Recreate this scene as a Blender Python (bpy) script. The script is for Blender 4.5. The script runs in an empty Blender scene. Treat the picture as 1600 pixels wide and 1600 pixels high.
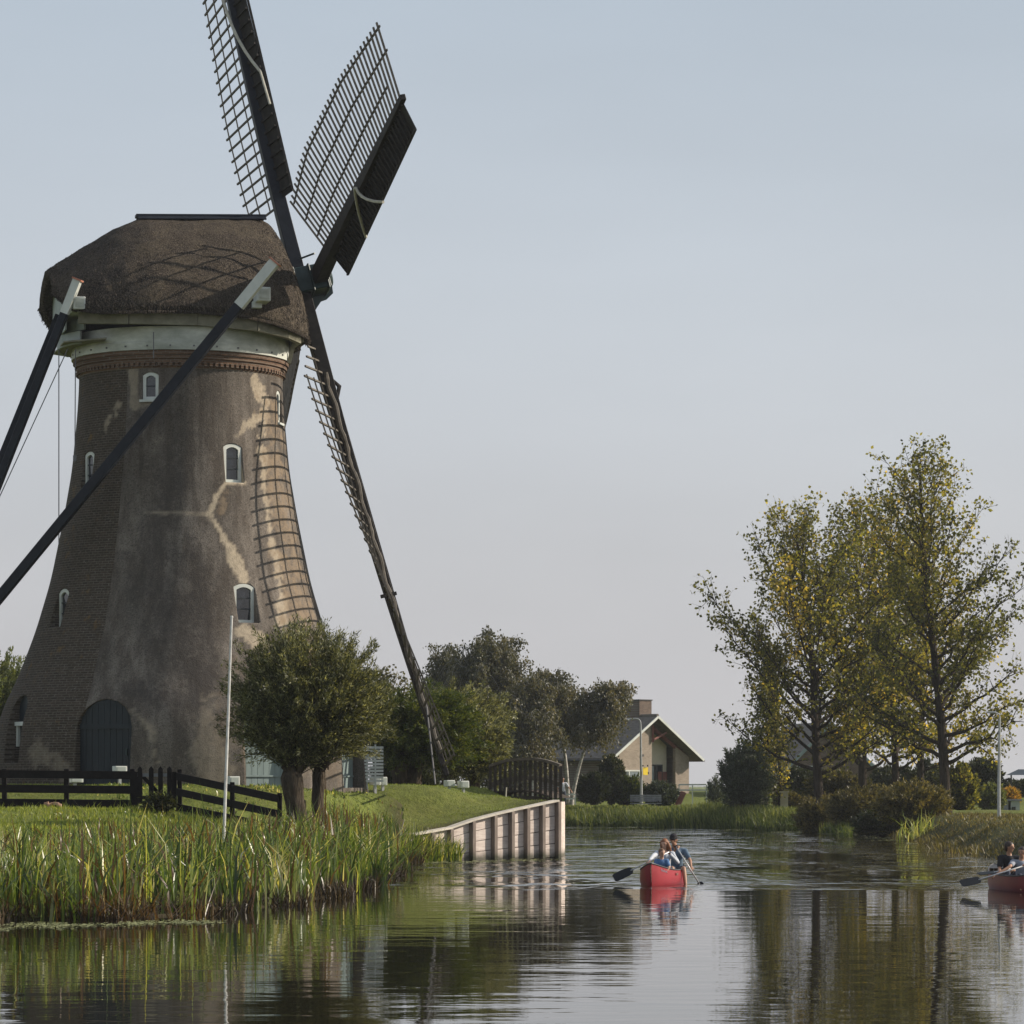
import bpy, bmesh, math, random
import numpy as np
from mathutils import Vector, Matrix, noise as mnoise

R = math.radians
F_PX, CAM_H, V_H = 5400.0, 2.3, 1228.0      # focal length in photo pixels, camera height, horizon row
SUN_AZ, SUN_EL = R(11), R(28)               # azimuth from +X towards +Y, elevation
scene = bpy.context.scene
COL = scene.collection

# ------------------------------------------------------------------ camera, sky, sun, exposure
cam = bpy.data.cameras.new("camera")
cam.sensor_width = 36.0
cam.lens = 36.0 * F_PX / 1600.0
cam.shift_y = (V_H - 800.0) / 1600.0
cam.clip_start = 0.5
cam.clip_end = 20000
cam_ob = bpy.data.objects.new("camera", cam)
COL.objects.link(cam_ob)
cam_ob.location = (0, 0, CAM_H)
cam_ob.rotation_euler = (R(90), 0, 0)
scene.camera = cam_ob

world = bpy.data.worlds.new("World")
scene.world = world
world.use_nodes = True
wn, wl = world.node_tree.nodes, world.node_tree.links
wn.clear()
wo = wn.new("ShaderNodeOutputWorld")
bg = wn.new("ShaderNodeBackground")
bg.inputs["Strength"].default_value = 0.1
sky = wn.new("ShaderNodeTexSky")
sky.sky_type = 'NISHITA'
sky.sun_disc = False
sky.sun_elevation = SUN_EL
sky.sun_rotation = R(90) - SUN_AZ
sky.dust_density = 4.0
sky.air_density = 1.3
sky.altitude = 0
tc = wn.new("ShaderNodeTexCoord")
sep = wn.new("ShaderNodeSeparateXYZ")
wl.new(tc.outputs["Generated"], sep.inputs[0])
rampw = wn.new("ShaderNodeValToRGB")
cr = rampw.color_ramp
cr.elements[0].position = 0.0
cr.elements[0].color = (6.3, 6.15, 6.3, 1)
cr.elements[1].position = 1.0
cr.elements[1].color = (3.2, 3.65, 4.4, 1)
e = cr.elements.new(0.10); e.color = (5.9, 6.2, 6.75, 1)
e = cr.elements.new(0.23); e.color = (4.95, 5.65, 6.5, 1)
wl.new(sep.outputs["Z"], rampw.inputs[0])
# faint high haze streaks
wnz = wn.new("ShaderNodeTexNoise"); wnz.inputs["Scale"].default_value = 3.0
wnz.inputs["Detail"].default_value = 4
wmp = wn.new("ShaderNodeMapping"); wmp.inputs["Scale"].default_value = (1, 1, 3.5)
wl.new(tc.outputs["Generated"], wmp.inputs[0]); wl.new(wmp.outputs[0], wnz.inputs["Vector"])
wmr = wn.new("ShaderNodeMapRange")
wmr.inputs["From Min"].default_value = 0.35; wmr.inputs["From Max"].default_value = 0.7
wmr.inputs["To Min"].default_value = 0.94; wmr.inputs["To Max"].default_value = 1.05
wl.new(wnz.outputs["Fac"], wmr.inputs["Value"])
mixw = wn.new("ShaderNodeMix"); mixw.data_type = 'RGBA'
mixw.inputs["Factor"].default_value = 0.8
wl.new(sky.outputs[0], mixw.inputs["A"]); wl.new(rampw.outputs[0], mixw.inputs["B"])
wsc = wn.new("ShaderNodeVectorMath"); wsc.operation = 'SCALE'
wl.new(mixw.outputs["Result"], wsc.inputs[0]); wl.new(wmr.outputs[0], wsc.inputs["Scale"])
wl.new(wsc.outputs[0], bg.inputs["Color"])
wl.new(bg.outputs[0], wo.inputs[0])

sun = bpy.data.lights.new("sun", 'SUN')
sun.energy = 5.0
sun.angle = R(0.6)
sun.color = (1.0, 0.89, 0.75)
sun_ob = bpy.data.objects.new("sun", sun)
COL.objects.link(sun_ob)
sd = Vector((math.cos(SUN_EL)*math.cos(SUN_AZ), math.cos(SUN_EL)*math.sin(SUN_AZ), math.sin(SUN_EL)))
sun_ob.rotation_euler = sd.to_track_quat('Z', 'Y').to_euler()
sun_ob.location = (40, 60, 60)

scene.view_settings.view_transform = 'Standard'
scene.view_settings.look = 'None'
scene.view_settings.exposure = 0.13
scene.view_settings.gamma = 1.0
scene.cycles.max_bounces = 8
scene.cycles.transparent_max_bounces = 8
scene.cycles.volume_bounces = 0
scene.cycles.caustics_reflective = False
scene.cycles.caustics_refractive = False

# ------------------------------------------------------------------ helpers
def P(u, v, d):
    """point seen at photo pixel (u, v) at distance d"""
    return np.array([(u-800.0)*d/F_PX, d, CAM_H + (V_H-v)*d/F_PX])

def tag(o, label=None, cat=None, group=None, kind=None):
    if label: o["label"] = label
    if cat: o["category"] = cat
    if group: o["group"] = group
    if kind: o["kind"] = kind
    return o

ORG = {}
def empty(name, loc, label, cat, group=None, kind=None):
    o = bpy.data.objects.new(name, None)
    o.empty_display_size = 0.3
    COL.objects.link(o)
    o.location = tuple(loc)
    ORG[o.name] = np.array(loc, float)
    return tag(o, label, cat, group, kind)

def link_mesh(name, me, mat, parent, org):
    o = bpy.data.objects.new(name, me)
    COL.objects.link(o)
    if mat is not None:
        for m in (mat if isinstance(mat, (list, tuple)) else [mat]):
            me.materials.append(m)
    if parent is not None:
        o.parent = parent
        o.location = (0, 0, 0)
    elif org is not None:
        o.location = tuple(org)
    ORG[o.name] = np.array(org if org is not None else (0, 0, 0), float)
    return o

def fast_mesh(name, V, F, mat, parent=None, org=None, smooth=False, tint=None, vattr=None):
    """V (n,3) world coordinates, F (m,k) all k-gons; tint = per-face float"""
    V = np.asarray(V, np.float64); F = np.asarray(F, np.int32)
    if parent is not None: org = ORG[parent.name]
    if org is None: org = np.zeros(3)
    me = bpy.data.meshes.new(name)
    n, m, k = len(V), len(F), F.shape[1]
    me.vertices.add(n); me.vertices.foreach_set("co", (V-org).astype(np.float32).ravel())
    me.loops.add(m*k); me.loops.foreach_set("vertex_index", F.ravel())
    me.polygons.add(m); me.polygons.foreach_set("loop_start", np.arange(0, m*k, k, dtype=np.int32))
    me.polygons.foreach_set("loop_total", np.full(m, k, np.int32))
    if smooth: me.polygons.foreach_set("use_smooth", np.ones(m, bool))
    me.update(calc_edges=True)
    if tint is not None:
        a = me.attributes.new("tint", 'FLOAT', 'FACE'); a.data.foreach_set("value", np.asarray(tint, np.float32))
    if vattr:
        for kk, vv in vattr.items():
            a = me.attributes.new(kk, 'FLOAT', 'POINT'); a.data.foreach_set("value", np.asarray(vv, np.float32))
    return link_mesh(name, me, mat, parent, org)

class MB:
    """collects shapes for one mesh"""
    def __init__(s): s.V = []; s.F = []; s.n = 0
    def add(s, V, F):
        V = [tuple(map(float, v)) for v in V]
        s.V += V; s.F += [tuple(int(i)+s.n for i in f) for f in F]; s.n += len(V); return s
    def hexa(s, p):  # 8 corners: bottom 4 ccw, top 4 ccw
        return s.add(p, [(3,2,1,0),(4,5,6,7),(0,1,5,4),(1,2,6,5),(2,3,7,6),(3,0,4,7)])
    def box(s, c, size, X=(1,0,0), Y=(0,1,0), Z=(0,0,1)):
        c = np.array(c, float); X = np.array(X, float)*size[0]/2; Y = np.array(Y, float)*size[1]/2; Z = np.array(Z, float)*size[2]/2
        return s.hexa([c-X-Y-Z, c+X-Y-Z, c+X+Y-Z, c-X+Y-Z, c-X-Y+Z, c+X-Y+Z, c+X+Y+Z, c-X+Y+Z])
    def bar(s, a, b, w, h, up=(0,0,1), w2=None, h2=None):
        a = np.array(a, float); b = np.array(b, float); d = b-a; L = np.linalg.norm(d); d /= L
        up = np.array(up, float); x = np.cross(d, up)
        if np.linalg.norm(x) < 1e-5: x = np.cross(d, (1, 0, 0.))
        x /= np.linalg.norm(x); y = np.cross(x, d)
        w2 = w if w2 is None else w2; h2 = h if h2 is None else h2
        q = [a-x*w/2-y*h/2, a+x*w/2-y*h/2, a+x*w/2+y*h/2, a-x*w/2+y*h/2,
             b-x*w2/2-y*h2/2, b+x*w2/2-y*h2/2, b+x*w2/2+y*h2/2, b-x*w2/2+y*h2/2]
        return s.hexa(q)
    def tube(s, pts, rad, n=8, cap=True):
        V, F = tube_arr(pts, rad, n)
        s.add(V, F)
        if cap:
            b = s.n-len(V); s.F.append(tuple(b+i for i in range(n))[::-1]); s.F.append(tuple(s.n-n+i for i in range(n)))
        return s
    def prism(s, poly, off):
        """poly: list of 3d points (planar), extruded by vector off"""
        n = len(poly); off = np.array(off, float)
        V = [np.array(p, float) for p in poly]; V += [v+off for v in V]
        F = [tuple(range(n))[::-1], tuple(range(n, 2*n))] + [(i, (i+1) % n, n+(i+1) % n, n+i) for i in range(n)]
        return s.add(V, F)
    def lathe(s, prof, c, n=48, a0=0, a1=2*math.pi):
        """prof list of (r,z)"""
        full = abs(a1-a0-2*math.pi) < 1e-6
        m = n if full else n+1
        V = []
        for r, z in prof:
            for i in range(m):
                a = a0+(a1-a0)*i/n; V.append((c[0]+r*math.cos(a), c[1]+r*math.sin(a), z))
        F = []
        for j in range(len(prof)-1):
            for i in range(n):
                i2 = (i+1) % m
                F.append((j*m+i, j*m+i2, (j+1)*m+i2, (j+1)*m+i))
        return s.add(V, F)
    def build(s, name, mat, parent=None, org=None, smooth=False, bevel=0, fix=True):
        if parent is not None: org = ORG[parent.name]
        if org is None: org = np.array(s.V).mean(0); org[2] = np.array(s.V)[:, 2].min()
        org = np.array(org, float)
        me = bpy.data.meshes.new(name)
        me.from_pydata([tuple(np.array(v)-org) for v in s.V], [], s.F)
        if fix:
            bm = bmesh.new(); bm.from_mesh(me); bmesh.ops.recalc_face_normals(bm, faces=bm.faces[:]); bm.to_mesh(me); bm.free()
        if smooth:
            me.polygons.foreach_set("use_smooth", np.ones(len(me.polygons), bool))
        me.update()
        o = link_mesh(name, me, mat, parent, org)
        if bevel:
            b = o.modifiers.new("bevel", 'BEVEL'); b.width = bevel; b.segments = 1; b.limit_method = 'ANGLE'; b.angle_limit = R(50)
        return o

def tube_arr(pts, rad, n=6):
    pts = np.asarray(pts, float); rad = np.broadcast_to(np.asarray(rad, float), (len(pts),))
    T = np.gradient(pts, axis=0); T /= np.linalg.norm(T, axis=1)[:, None]+1e-9
    ref = np.array([0.0, 0, 1]) if abs(T[0][2]) < 0.9 else np.array([1.0, 0, 0])
    a = np.linspace(0, 2*np.pi, n, endpoint=False)
    V = []
    for p, t, r in zip(pts, T, rad):
        x = np.cross(t, ref); x /= np.linalg.norm(x)+1e-9; y = np.cross(t, x); ref = np.cross(x, t)
        ref = ref if np.linalg.norm(ref) > 1e-6 else np.array([1.0, 0, 0])
        V.append(p+r*(np.cos(a)[:, None]*x+np.sin(a)[:, None]*y))
    V = np.concatenate(V); m = len(pts)
    F = []
    for j in range(m-1):
        for i in range(n): F.append((j*n+i, j*n+(i+1) % n, (j+1)*n+(i+1) % n, (j+1)*n+i))
    return V, F

def bez(a, b, c, n=6):
    t = np.linspace(0, 1, n)[:, None]; a, b, c = (np.asarray(q, float) for q in (a, b, c))
    return (1-t)**2*a+2*t*(1-t)*b+t*t*c

def copy_tree(o, parent=None, loc=None):
    c = o.copy(); COL.objects.link(c)
    if parent is not None: c.parent = parent
    if loc is not None: c.location = tuple(loc)
    for ch in [x for x in COL.objects if x.parent == o]:
        copy_tree(ch, c)
    return c

# ------------------------------------------------------------------ materials
class NT:
    def __init__(s, name):
        s.m = bpy.data.materials.new(name); s.m.use_nodes = True
        s.t = s.m.node_tree; s.n = s.t.nodes; s.l = s.t.links
        s.b = s.n["Principled BSDF"]; s.out = s.n["Material Output"]
        s.tc = s.n.new("ShaderNodeTexCoord")
    def link(s, a, b): s.l.new(a, b)
    def noise(s, scale=5, detail=4, rough=.55, vec=None, map_scale=None, dist=0):
        t = s.n.new("ShaderNodeTexNoise"); t.inputs["Scale"].default_value = scale; t.inputs["Detail"].default_value = detail
        t.inputs["Roughness"].default_value = rough; t.inputs["Distortion"].default_value = dist
        v = vec or s.tc.outputs["Object"]
        if map_scale:
            mp = s.n.new("ShaderNodeMapping"); mp.inputs["Scale"].default_value = map_scale; s.link(v, mp.inputs[0]); v = mp.outputs[0]
        s.link(v, t.inputs["Vector"]); return t.outputs["Fac"]
    def ramp(s, fac, stops):
        r = s.n.new("ShaderNodeValToRGB"); c = r.color_ramp
        while len(c.elements) < len(stops): c.elements.new(0.5)
        for el, (p, col) in zip(c.elements, stops):
            el.position = p; el.color = (*col, 1) if not isinstance(col, (int, float)) else (col, col, col, 1)
        s.link(fac, r.inputs[0]); return r.outputs[0]
    def mr(s, fac, a, b, c=0, d=1):
        r = s.n.new("ShaderNodeMapRange"); r.inputs["From Min"].default_value = a; r.inputs["From Max"].default_value = b
        r.inputs["To Min"].default_value = c; r.inputs["To Max"].default_value = d; s.link(fac, r.inputs["Value"]); return r.outputs[0]
    def val(s, x, sock):
        if isinstance(x, (int, float)): sock.default_value = x
        elif isinstance(x, tuple): sock.default_value = (*x, 1) if len(x) == 3 else x
        else: s.link(x, sock)
    def mix(s, f, a, b, mode='MIX'):
        m = s.n.new("ShaderNodeMix"); m.data_type = 'RGBA'; m.blend_type = mode
        s.val(f, m.inputs["Factor"]); s.val(a, m.inputs["A"]); s.val(b, m.inputs["B"]); return m.outputs["Result"]
    def math(s, op, a, b=0.0, c=None):
        m = s.n.new("ShaderNodeMath"); m.operation = op; s.val(a, m.inputs[0]); s.val(b, m.inputs[1])
        if c is not None: s.val(c, m.inputs[2])
        return m.outputs[0]
    def attr(s, name):
        a = s.n.new("ShaderNodeAttribute"); a.attribute_name = name; return a.outputs["Fac"]
    def bump(s, h, strength=.5, dist=.02, normal=None):
        b = s.n.new("ShaderNodeBump"); b.inputs["Strength"].default_value = strength; b.inputs["Distance"].default_value = dist
        s.link(h, b.inputs["Height"])
        if normal is not None: s.link(normal, b.inputs["Normal"])
        return b.outputs[0]
    def fin(s, col, rough=.8, normal=None, metal=0, spec=.5):
        s.val(col, s.b.inputs["Base Color"]); s.val(rough, s.b.inputs["Roughness"])
        s.b.inputs["Metallic"].default_value = metal; s.b.inputs["Specular IOR Level"].default_value = spec
        if normal is not None: s.link(normal, s.b.inputs["Normal"])
        return s.m

def mat_var(name, c1, c2, scale=3, rough=.7, bump=.2, bscale=30, map_scale=None, metal=0, spec=.4, dist=.01):
    t = NT(name); f = t.noise(scale, 5, .6, map_scale=map_scale)
    col = t.ramp(f, [(.3, c1), (.7, c2)])
    n = t.bump(t.noise(bscale, 4, map_scale=map_scale), bump, dist) if bump else None
    return t.fin(col, rough, n, metal, spec)

def leaf_mat(name, stops, trans=.35, tboost=1.5, rough=.45, spec=.3):
    t = NT(name); c = t.ramp(t.attr("tint"), stops)
    t.fin(c, rough, spec=spec)
    tr = t.n.new("ShaderNodeBsdfTranslucent")
    cc = t.mix(1.0, c, (tboost, tboost*.92, tboost*.35), 'MULTIPLY'); t.link(cc, tr.inputs[0])
    mx = t.n.new("ShaderNodeMixShader"); mx.inputs[0].default_value = trans
    t.link(t.b.outputs[0], mx.inputs[1]); t.link(tr.outputs[0], mx.inputs[2]); t.link(mx.outputs[0], t.out.inputs[0])
    return t.m

M = {}
# tower: plaster and brick, split at a fixed angle; stains come as vertex attributes
t = NT("tower_plaster_brick")
sx = t.n.new("ShaderNodeSeparateXYZ"); t.link(t.tc.outputs["Object"], sx.inputs[0])
negy = t.math('MULTIPLY', sx.outputs[1], -1.0)
th = t.math('ARCTAN2', sx.outputs[0], negy)
nzb = t.noise(1.2, 3)
brickmask = t.math('LESS_THAN', t.math('ADD', th, t.math('MULTIPLY', t.math('SUBTRACT', nzb, .5), .03)), -0.441)
mask2 = t.math('GREATER_THAN', t.math('ADD', sx.outputs[2], t.math('MULTIPLY', t.math('SUBTRACT', nzb, .5), .1)), 12.6)
brickmask = t.math('MAXIMUM', brickmask, mask2)
cb = t.n.new("ShaderNodeCombineXYZ"); t.link(t.math('MULTIPLY', th, 4.0), cb.inputs[0]); t.link(sx.outputs[2], cb.inputs[1])
bk = t.n.new("ShaderNodeTexBrick"); bk.inputs["Scale"].default_value = 1.0
bk.inputs["Brick Width"].default_value = .23; bk.inputs["Row Height"].default_value = .075; bk.inputs["Mortar Size"].default_value = .013
bk.inputs["Color1"].default_value = (.04, .031, .025, 1); bk.inputs["Color2"].default_value = (.082, .061, .045, 1); bk.inputs["Mortar"].default_value = (.13, .115, .095, 1)
t.link(cb.outputs[0], bk.inputs["Vector"])
n1 = t.noise(.9, 6, .65, map_scale=(1, 1, .45)); n2 = t.noise(5, 6, .7); n3 = t.noise(28, 3, .6)
streak = t.noise(2.2, 5, .6, map_scale=(1.6, 1.6, .12))
bcol = t.mix(t.ramp(n2, [(.4, 0), (.75, 1)]), bk.outputs["Color"], (.06, .045, .032), 'MIX')
bcol = t.mix(t.ramp(t.noise(11, 6, .8), [(.58, 0), (.66, .6)]), bcol, (.30, .27, .22))
bcol = t.mix(t.ramp(t.noise(1.7, 5, .7), [(.6, 0), (.72, .6)]), bcol, (.22, .13, .04))
pcol = t.ramp(n1, [(.3, (.085, .076, .066)), (.5, (.16, .14, .12)), (.7, (.27, .235, .20))])
pcol = t.mix(t.ramp(streak, [(.38, .65), (.6, 0)]), pcol, (.07, .056, .045))
pcol = t.mix(t.ramp(n2, [(.52, 0), (.75, .55)]), pcol, (.10, .078, .06))
pcol = t.mix(t.ramp(n3, [(.48, 0), (.66, .75)]), pcol, (.042, .036, .031))
pcol = t.mix(t.ramp(t.noise(13, 5, .75), [(.55, 0), (.75, .5)]), pcol, (.34, .30, .25))
pcol = t.mix(t.math('MULTIPLY', t.math('SUBTRACT', 1.0, bk.outputs['Fac']), .0), pcol, (.1, .1, .1))
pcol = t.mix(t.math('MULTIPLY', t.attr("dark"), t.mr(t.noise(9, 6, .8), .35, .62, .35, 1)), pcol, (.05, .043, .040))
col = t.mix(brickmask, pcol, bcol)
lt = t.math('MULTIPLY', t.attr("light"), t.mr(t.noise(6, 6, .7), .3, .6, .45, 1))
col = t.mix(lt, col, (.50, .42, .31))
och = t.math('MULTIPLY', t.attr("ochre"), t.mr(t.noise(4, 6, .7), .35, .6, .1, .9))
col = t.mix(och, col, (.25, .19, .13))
hb = t.math('MULTIPLY', bk.outputs["Fac"], brickmask)
nb = t.bump(t.math('SUBTRACT', t.math('ADD', t.math('MULTIPLY', n2, .5), t.math('MULTIPLY', n3, .35)), t.math('MULTIPLY', hb, .5)), .7, .04)
M['tower'] = t.fin(col, .92, nb, spec=.2)

def brick_mat(name, c1, c2, mortar, w=.23, h=.075, scale=1.0):
    t = NT(name); bk = t.n.new("ShaderNodeTexBrick"); bk.inputs["Scale"].default_value = scale
    bk.inputs["Brick Width"].default_value = w; bk.inputs["Row Height"].default_value = h; bk.inputs["Mortar Size"].default_value = .01
    bk.inputs["Color1"].default_value = (*c1, 1); bk.inputs["Color2"].default_value = (*c2, 1); bk.inputs["Mortar"].default_value = (*mortar, 1)
    s = t.n.new("ShaderNodeSeparateXYZ"); t.link(t.tc.outputs["Object"], s.inputs[0])
    c = t.n.new("ShaderNodeCombineXYZ"); t.link(t.math('ADD', s.outputs[0], t.math('MULTIPLY', s.outputs[1], .9)), c.inputs[0]); t.link(s.outputs[2], c.inputs[1])
    t.link(c.outputs[0], bk.inputs["Vector"])
    col = t.mix(t.ramp(t.noise(1.5, 5), [(.3, .0), (.8, .45)]), bk.outputs["Color"], tuple(x*.5 for x in c1))
    return t.fin(col, .9, t.bump(bk.outputs["Fac"], .3, .01), spec=.2)
M['corbel'] = brick_mat("corbel_brick", (.105, .062, .042), (.19, .115, .075), (.20, .165, .13))
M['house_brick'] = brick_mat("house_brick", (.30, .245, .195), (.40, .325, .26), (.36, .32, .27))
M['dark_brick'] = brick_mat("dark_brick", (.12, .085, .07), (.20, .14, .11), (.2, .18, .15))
# thatch
t = NT("thatch")
th1 = t.noise(30, 5, .75, map_scale=(1, 1, .22)); th2 = t.noise(1.1, 4, .6); th3 = t.noise(70, 2, .5, map_scale=(1, 1, .3))
c = t.ramp(th1, [(.38, (.014, .012, .012)), (.5, (.052, .043, .037)), (.63, (.22, .18, .145))])
c = t.mix(t.ramp(th2, [(.47, 0), (.64, .5)]), c, (.17, .14, .10))
c = t.mix(t.ramp(t.noise(7, 5, .75), [(.45, 0), (.66, .7)]), c, (.030, .024, .02))
c = t.mix(t.ramp(th3, [(.55, 0), (.7, .6)]), c, (.40, .33, .23))
M['thatch'] = t.fin(c, .95, t.bump(t.math('ADD', th1, th3), 1.0, .09), spec=.15)
M['black_paint'] = mat_var("black_painted_wood", (.007, .010, .016), (.016, .020, .030), 4, .55, .25, 40, (1, 1, 1), spec=.22)
M['sail_wood'] = mat_var("sail_dark_wood", (.014, .013, .013), (.034, .030, .027), 5, .7, .2, 40, spec=.2)
M['lattice_wood'] = mat_var("weathered_lattice_wood", (.05, .043, .033), (.13, .11, .085), 5, .6, .15, 40)
M['white_paint'] = mat_var("aged_white_paint", (.50, .53, .49), (.70, .72, .68), 1.5, .5, .1, 20)
M['ring_white'] = mat_var("stained_white_boards", (.30, .32, .27), (.68, .70, .64), 1.1, .6, .15, 20, (1, 1, 2.2))
M['olive_wood'] = mat_var("weathered_olive_boards", (.16, .15, .11), (.28, .27, .20), 3, .8, .2, 20)
M['grey_boards'] = mat_var("grey_green_boards", (.30, .34, .32), (.42, .46, .43), 2, .6, .2, 20)
M['green_iron'] = mat_var("dark_green_iron", (.012, .030, .030), (.025, .05, .05), 4, .4, .2, 20)
M['red_end'] = mat_var("faded_red_paint", (.42, .16, .10), (.55, .26, .18), 4, .6, 0)
M['door_blue'] = mat_var("dark_blue_door_paint", (.006, .013, .019), (.012, .021, .029), 2, .5, .15, 12, (3, 3, .3))
M['door_grey'] = mat_var("grey_blue_door_paint", (.16, .21, .21), (.22, .28, .27), 2, .5, .15, 12, (3, 3, .3))
t = NT("window_glass"); M['glass'] = t.fin(t.ramp(t.noise(1.2), [(.3, (.008, .011, .018)), (.7, (.022, .028, .038))]), .06, spec=.8)
t = NT("curtained_glass"); M['glass_pale'] = t.fin(t.ramp(t.noise(2), [(.3, (.12, .15, .17)), (.7, (.28, .33, .35))]), .1, spec=.8)
M['rope'] = mat_var("pale_rope", (.42, .40, .34), (.6, .58, .5), 8, .9, 0)
M['cable'] = mat_var("dark_cable", (.10, .10, .11), (.16, .16, .17), 8, .6, 0)
M['fence'] = mat_var("tarred_fence_wood", (.006, .005, .006), (.014, .012, .012), 6, .8, .25, 30, spec=.12)
def wet_wood(name, c1, c2, ms):
    t = NT(name); s_ = t.n.new("ShaderNodeSeparateXYZ"); t.link(t.tc.outputs["Object"], s_.inputs[0])
    c = t.ramp(t.noise(2.6, 6, .65, map_scale=ms), [(.3, c1), (.7, c2)])
    c = t.mix(t.ramp(t.noise(1.3, 4, .6), [(.45, 0), (.7, .5)]), c, tuple(x*.62 for x in c1))
    wl_ = t.mr(t.math('ADD', s_.outputs[2], t.math('MULTIPLY', t.noise(3, 4), -.35)), -.10, .12, .85, 0)
    c = t.mix(wl_, c, (.035, .042, .02))
    return t.fin(c, .85, t.bump(t.noise(14, 4, map_scale=ms), .5, .012), spec=.3)
M['bulwark'] = wet_wood("bulwark_planks", (.55, .46, .41), (.78, .69, .62), (.7, .7, 7))
M['bulwark_post'] = wet_wood("bulwark_posts", (.16, .125, .105), (.28, .235, .20), (3, 3, .5))
M['bulwark_cap'] = mat_var("bleached_capping_board", (.48, .44, .37), (.64, .59, .51), 3, .8, .2, 14)
M['bridge'] = mat_var("bridge_dark_timber", (.030, .024, .019), (.07, .056, .045), 3, .8, .3, 14)
M['bridge_rail'] = mat_var("bridge_rail_timber", (.085, .070, .056), (.15, .125, .10), 3, .7, .2, 14)
M['pole_white'] = mat_var("flaking_white_pole", (.42, .42, .40), (.75, .75, .72), 9, .6, .3, 30, (1, 1, .6))
M['metal'] = mat_var("galvanised_steel", (.36, .37, .37), (.48, .49, .49), 5, .4, 0, metal=.3)
M['bark'] = mat_var("grey_brown_bark", (.022, .018, .015), (.07, .056, .045), 5, .95, 1.0, 12, (3, 3, .5), spec=.1, dist=.05)
M['willow_bark'] = mat_var("fissured_willow_bark", (.025, .020, .015), (.115, .092, .068), 4, .95, 1.0, 9, (3, 3, .45), spec=.1, dist=.08)
M['birch_bark'] = mat_var("white_birch_bark", (.14, .13, .12), (.62, .60, .56), 5, .8, .3, 12, (1, 1, 1.5))
M['roof_tile'] = mat_var("grey_roof_tiles", (.10, .088, .075), (.19, .165, .14), 3, .85, .6, 9, (1, 1, 3), dist=.04)
M['pale_roof'] = mat_var("pale_grey_roofing", (.42, .42, .42), (.56, .56, .55), 3, .8, 0)
M['cream'] = mat_var("cream_cladding", (.50, .46, .37), (.60, .55, .46), 2, .7, .1)
M['yellow'] = mat_var("yellow_sign_paint", (.88, .62, .03), (.95, .70, .05), 3, .5, 0)
M['grey_plank'] = mat_var("silvered_bench_planks", (.16, .17, .19), (.26, .27, .29), 4, .8, .1)
M['dark_red'] = mat_var("dark_red_planks", (.16, .06, .05), (.24, .10, .08), 4, .7, 0)
t = NT("canoe_red"); cc_ = t.ramp(t.noise(2, 3), [(.3, (.27, .018, .029)), (.7, (.35, .030, .043))]); cc_ = t.mix(t.ramp(t.noise(9, 5, .8, map_scale=(4, .6, 6)), [(.6, 0), (.72, .35)]), cc_, (.5, .3, .3)); M['canoe'] = t.fin(cc_, .38, spec=.5)
M['canoe_shaded'] = mat_var('canoe_red_shaded', (.14, .012, .018), (.21, .022, .03), 2, .4, 0)  # same canoe red, darkened to paint shade onto the right-edge hull
t = NT("canoe_inside"); M['canoe_in'] = t.fin(t.ramp(t.noise(2, 3), [(.3, (.16, .12, .09)), (.7, (.24, .19, .14))]), .6)
M['dark_trim'] = mat_var("dark_gunwale", (.03, .03, .032), (.05, .05, .052), 5, .5, 0)
M['white_mark'] = mat_var("white_lettering", (.78, .78, .78), (.85, .85, .85), 5, .5, 0)
M['skin'] = mat_var("skin", (.50, .29, .20), (.58, .35, .25), 12, .55, 0)
M['skin_tan'] = mat_var("tanned_skin", (.36, .19, .12), (.44, .25, .16), 12, .55, 0)
M['hair_auburn'] = mat_var("auburn_hair", (.14, .05, .02), (.30, .12, .05), 40, .5, .4, 60)
M['hair_dark'] = mat_var("dark_brown_hair", (.02, .013, .01), (.055, .035, .025), 40, .5, .4, 60)
M['hair_brown'] = mat_var("brown_hair", (.10, .05, .025), (.20, .11, .06), 40, .5, .4, 60)
M['eye'] = mat_var("dark_eyes", (.01, .008, .007), (.02, .015, .012), 5, .3, 0)
def cloth(name, c): return mat_var(name, tuple(x*.8 for x in c), tuple(min(1, x*1.15) for x in c), 6, .9, .4, 18, dist=.02)
M['c_blue'] = cloth("blue_life_vest", (.08, .17, .34)); M['c_pale'] = cloth("pale_grey_blouse", (.50, .53, .58))
M['c_denim'] = cloth("blue_grey_shirt", (.10, .155, .22)); M['c_black'] = cloth("black_shirt", (.018, .018, .022))
M['c_grey'] = cloth("grey_shirt", (.26, .28, .33)); M['c_white'] = cloth("white_shirt", (.66, .68, .74)); M['c_jeans'] = cloth("dark_trousers", (.05, .06, .09))
M['c_vest'] = cloth("pale_blue_sleeve", (.34, .46, .60))
M['paddle_blade'] = mat_var("black_paddle_blade", (.006, .009, .013), (.012, .016, .022), 5, .55, 0, spec=.25)
M['paddle_shaft'] = mat_var("aluminium_paddle_shaft", (.5, .5, .5), (.65, .65, .65), 5, .35, 0, metal=.3)

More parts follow.
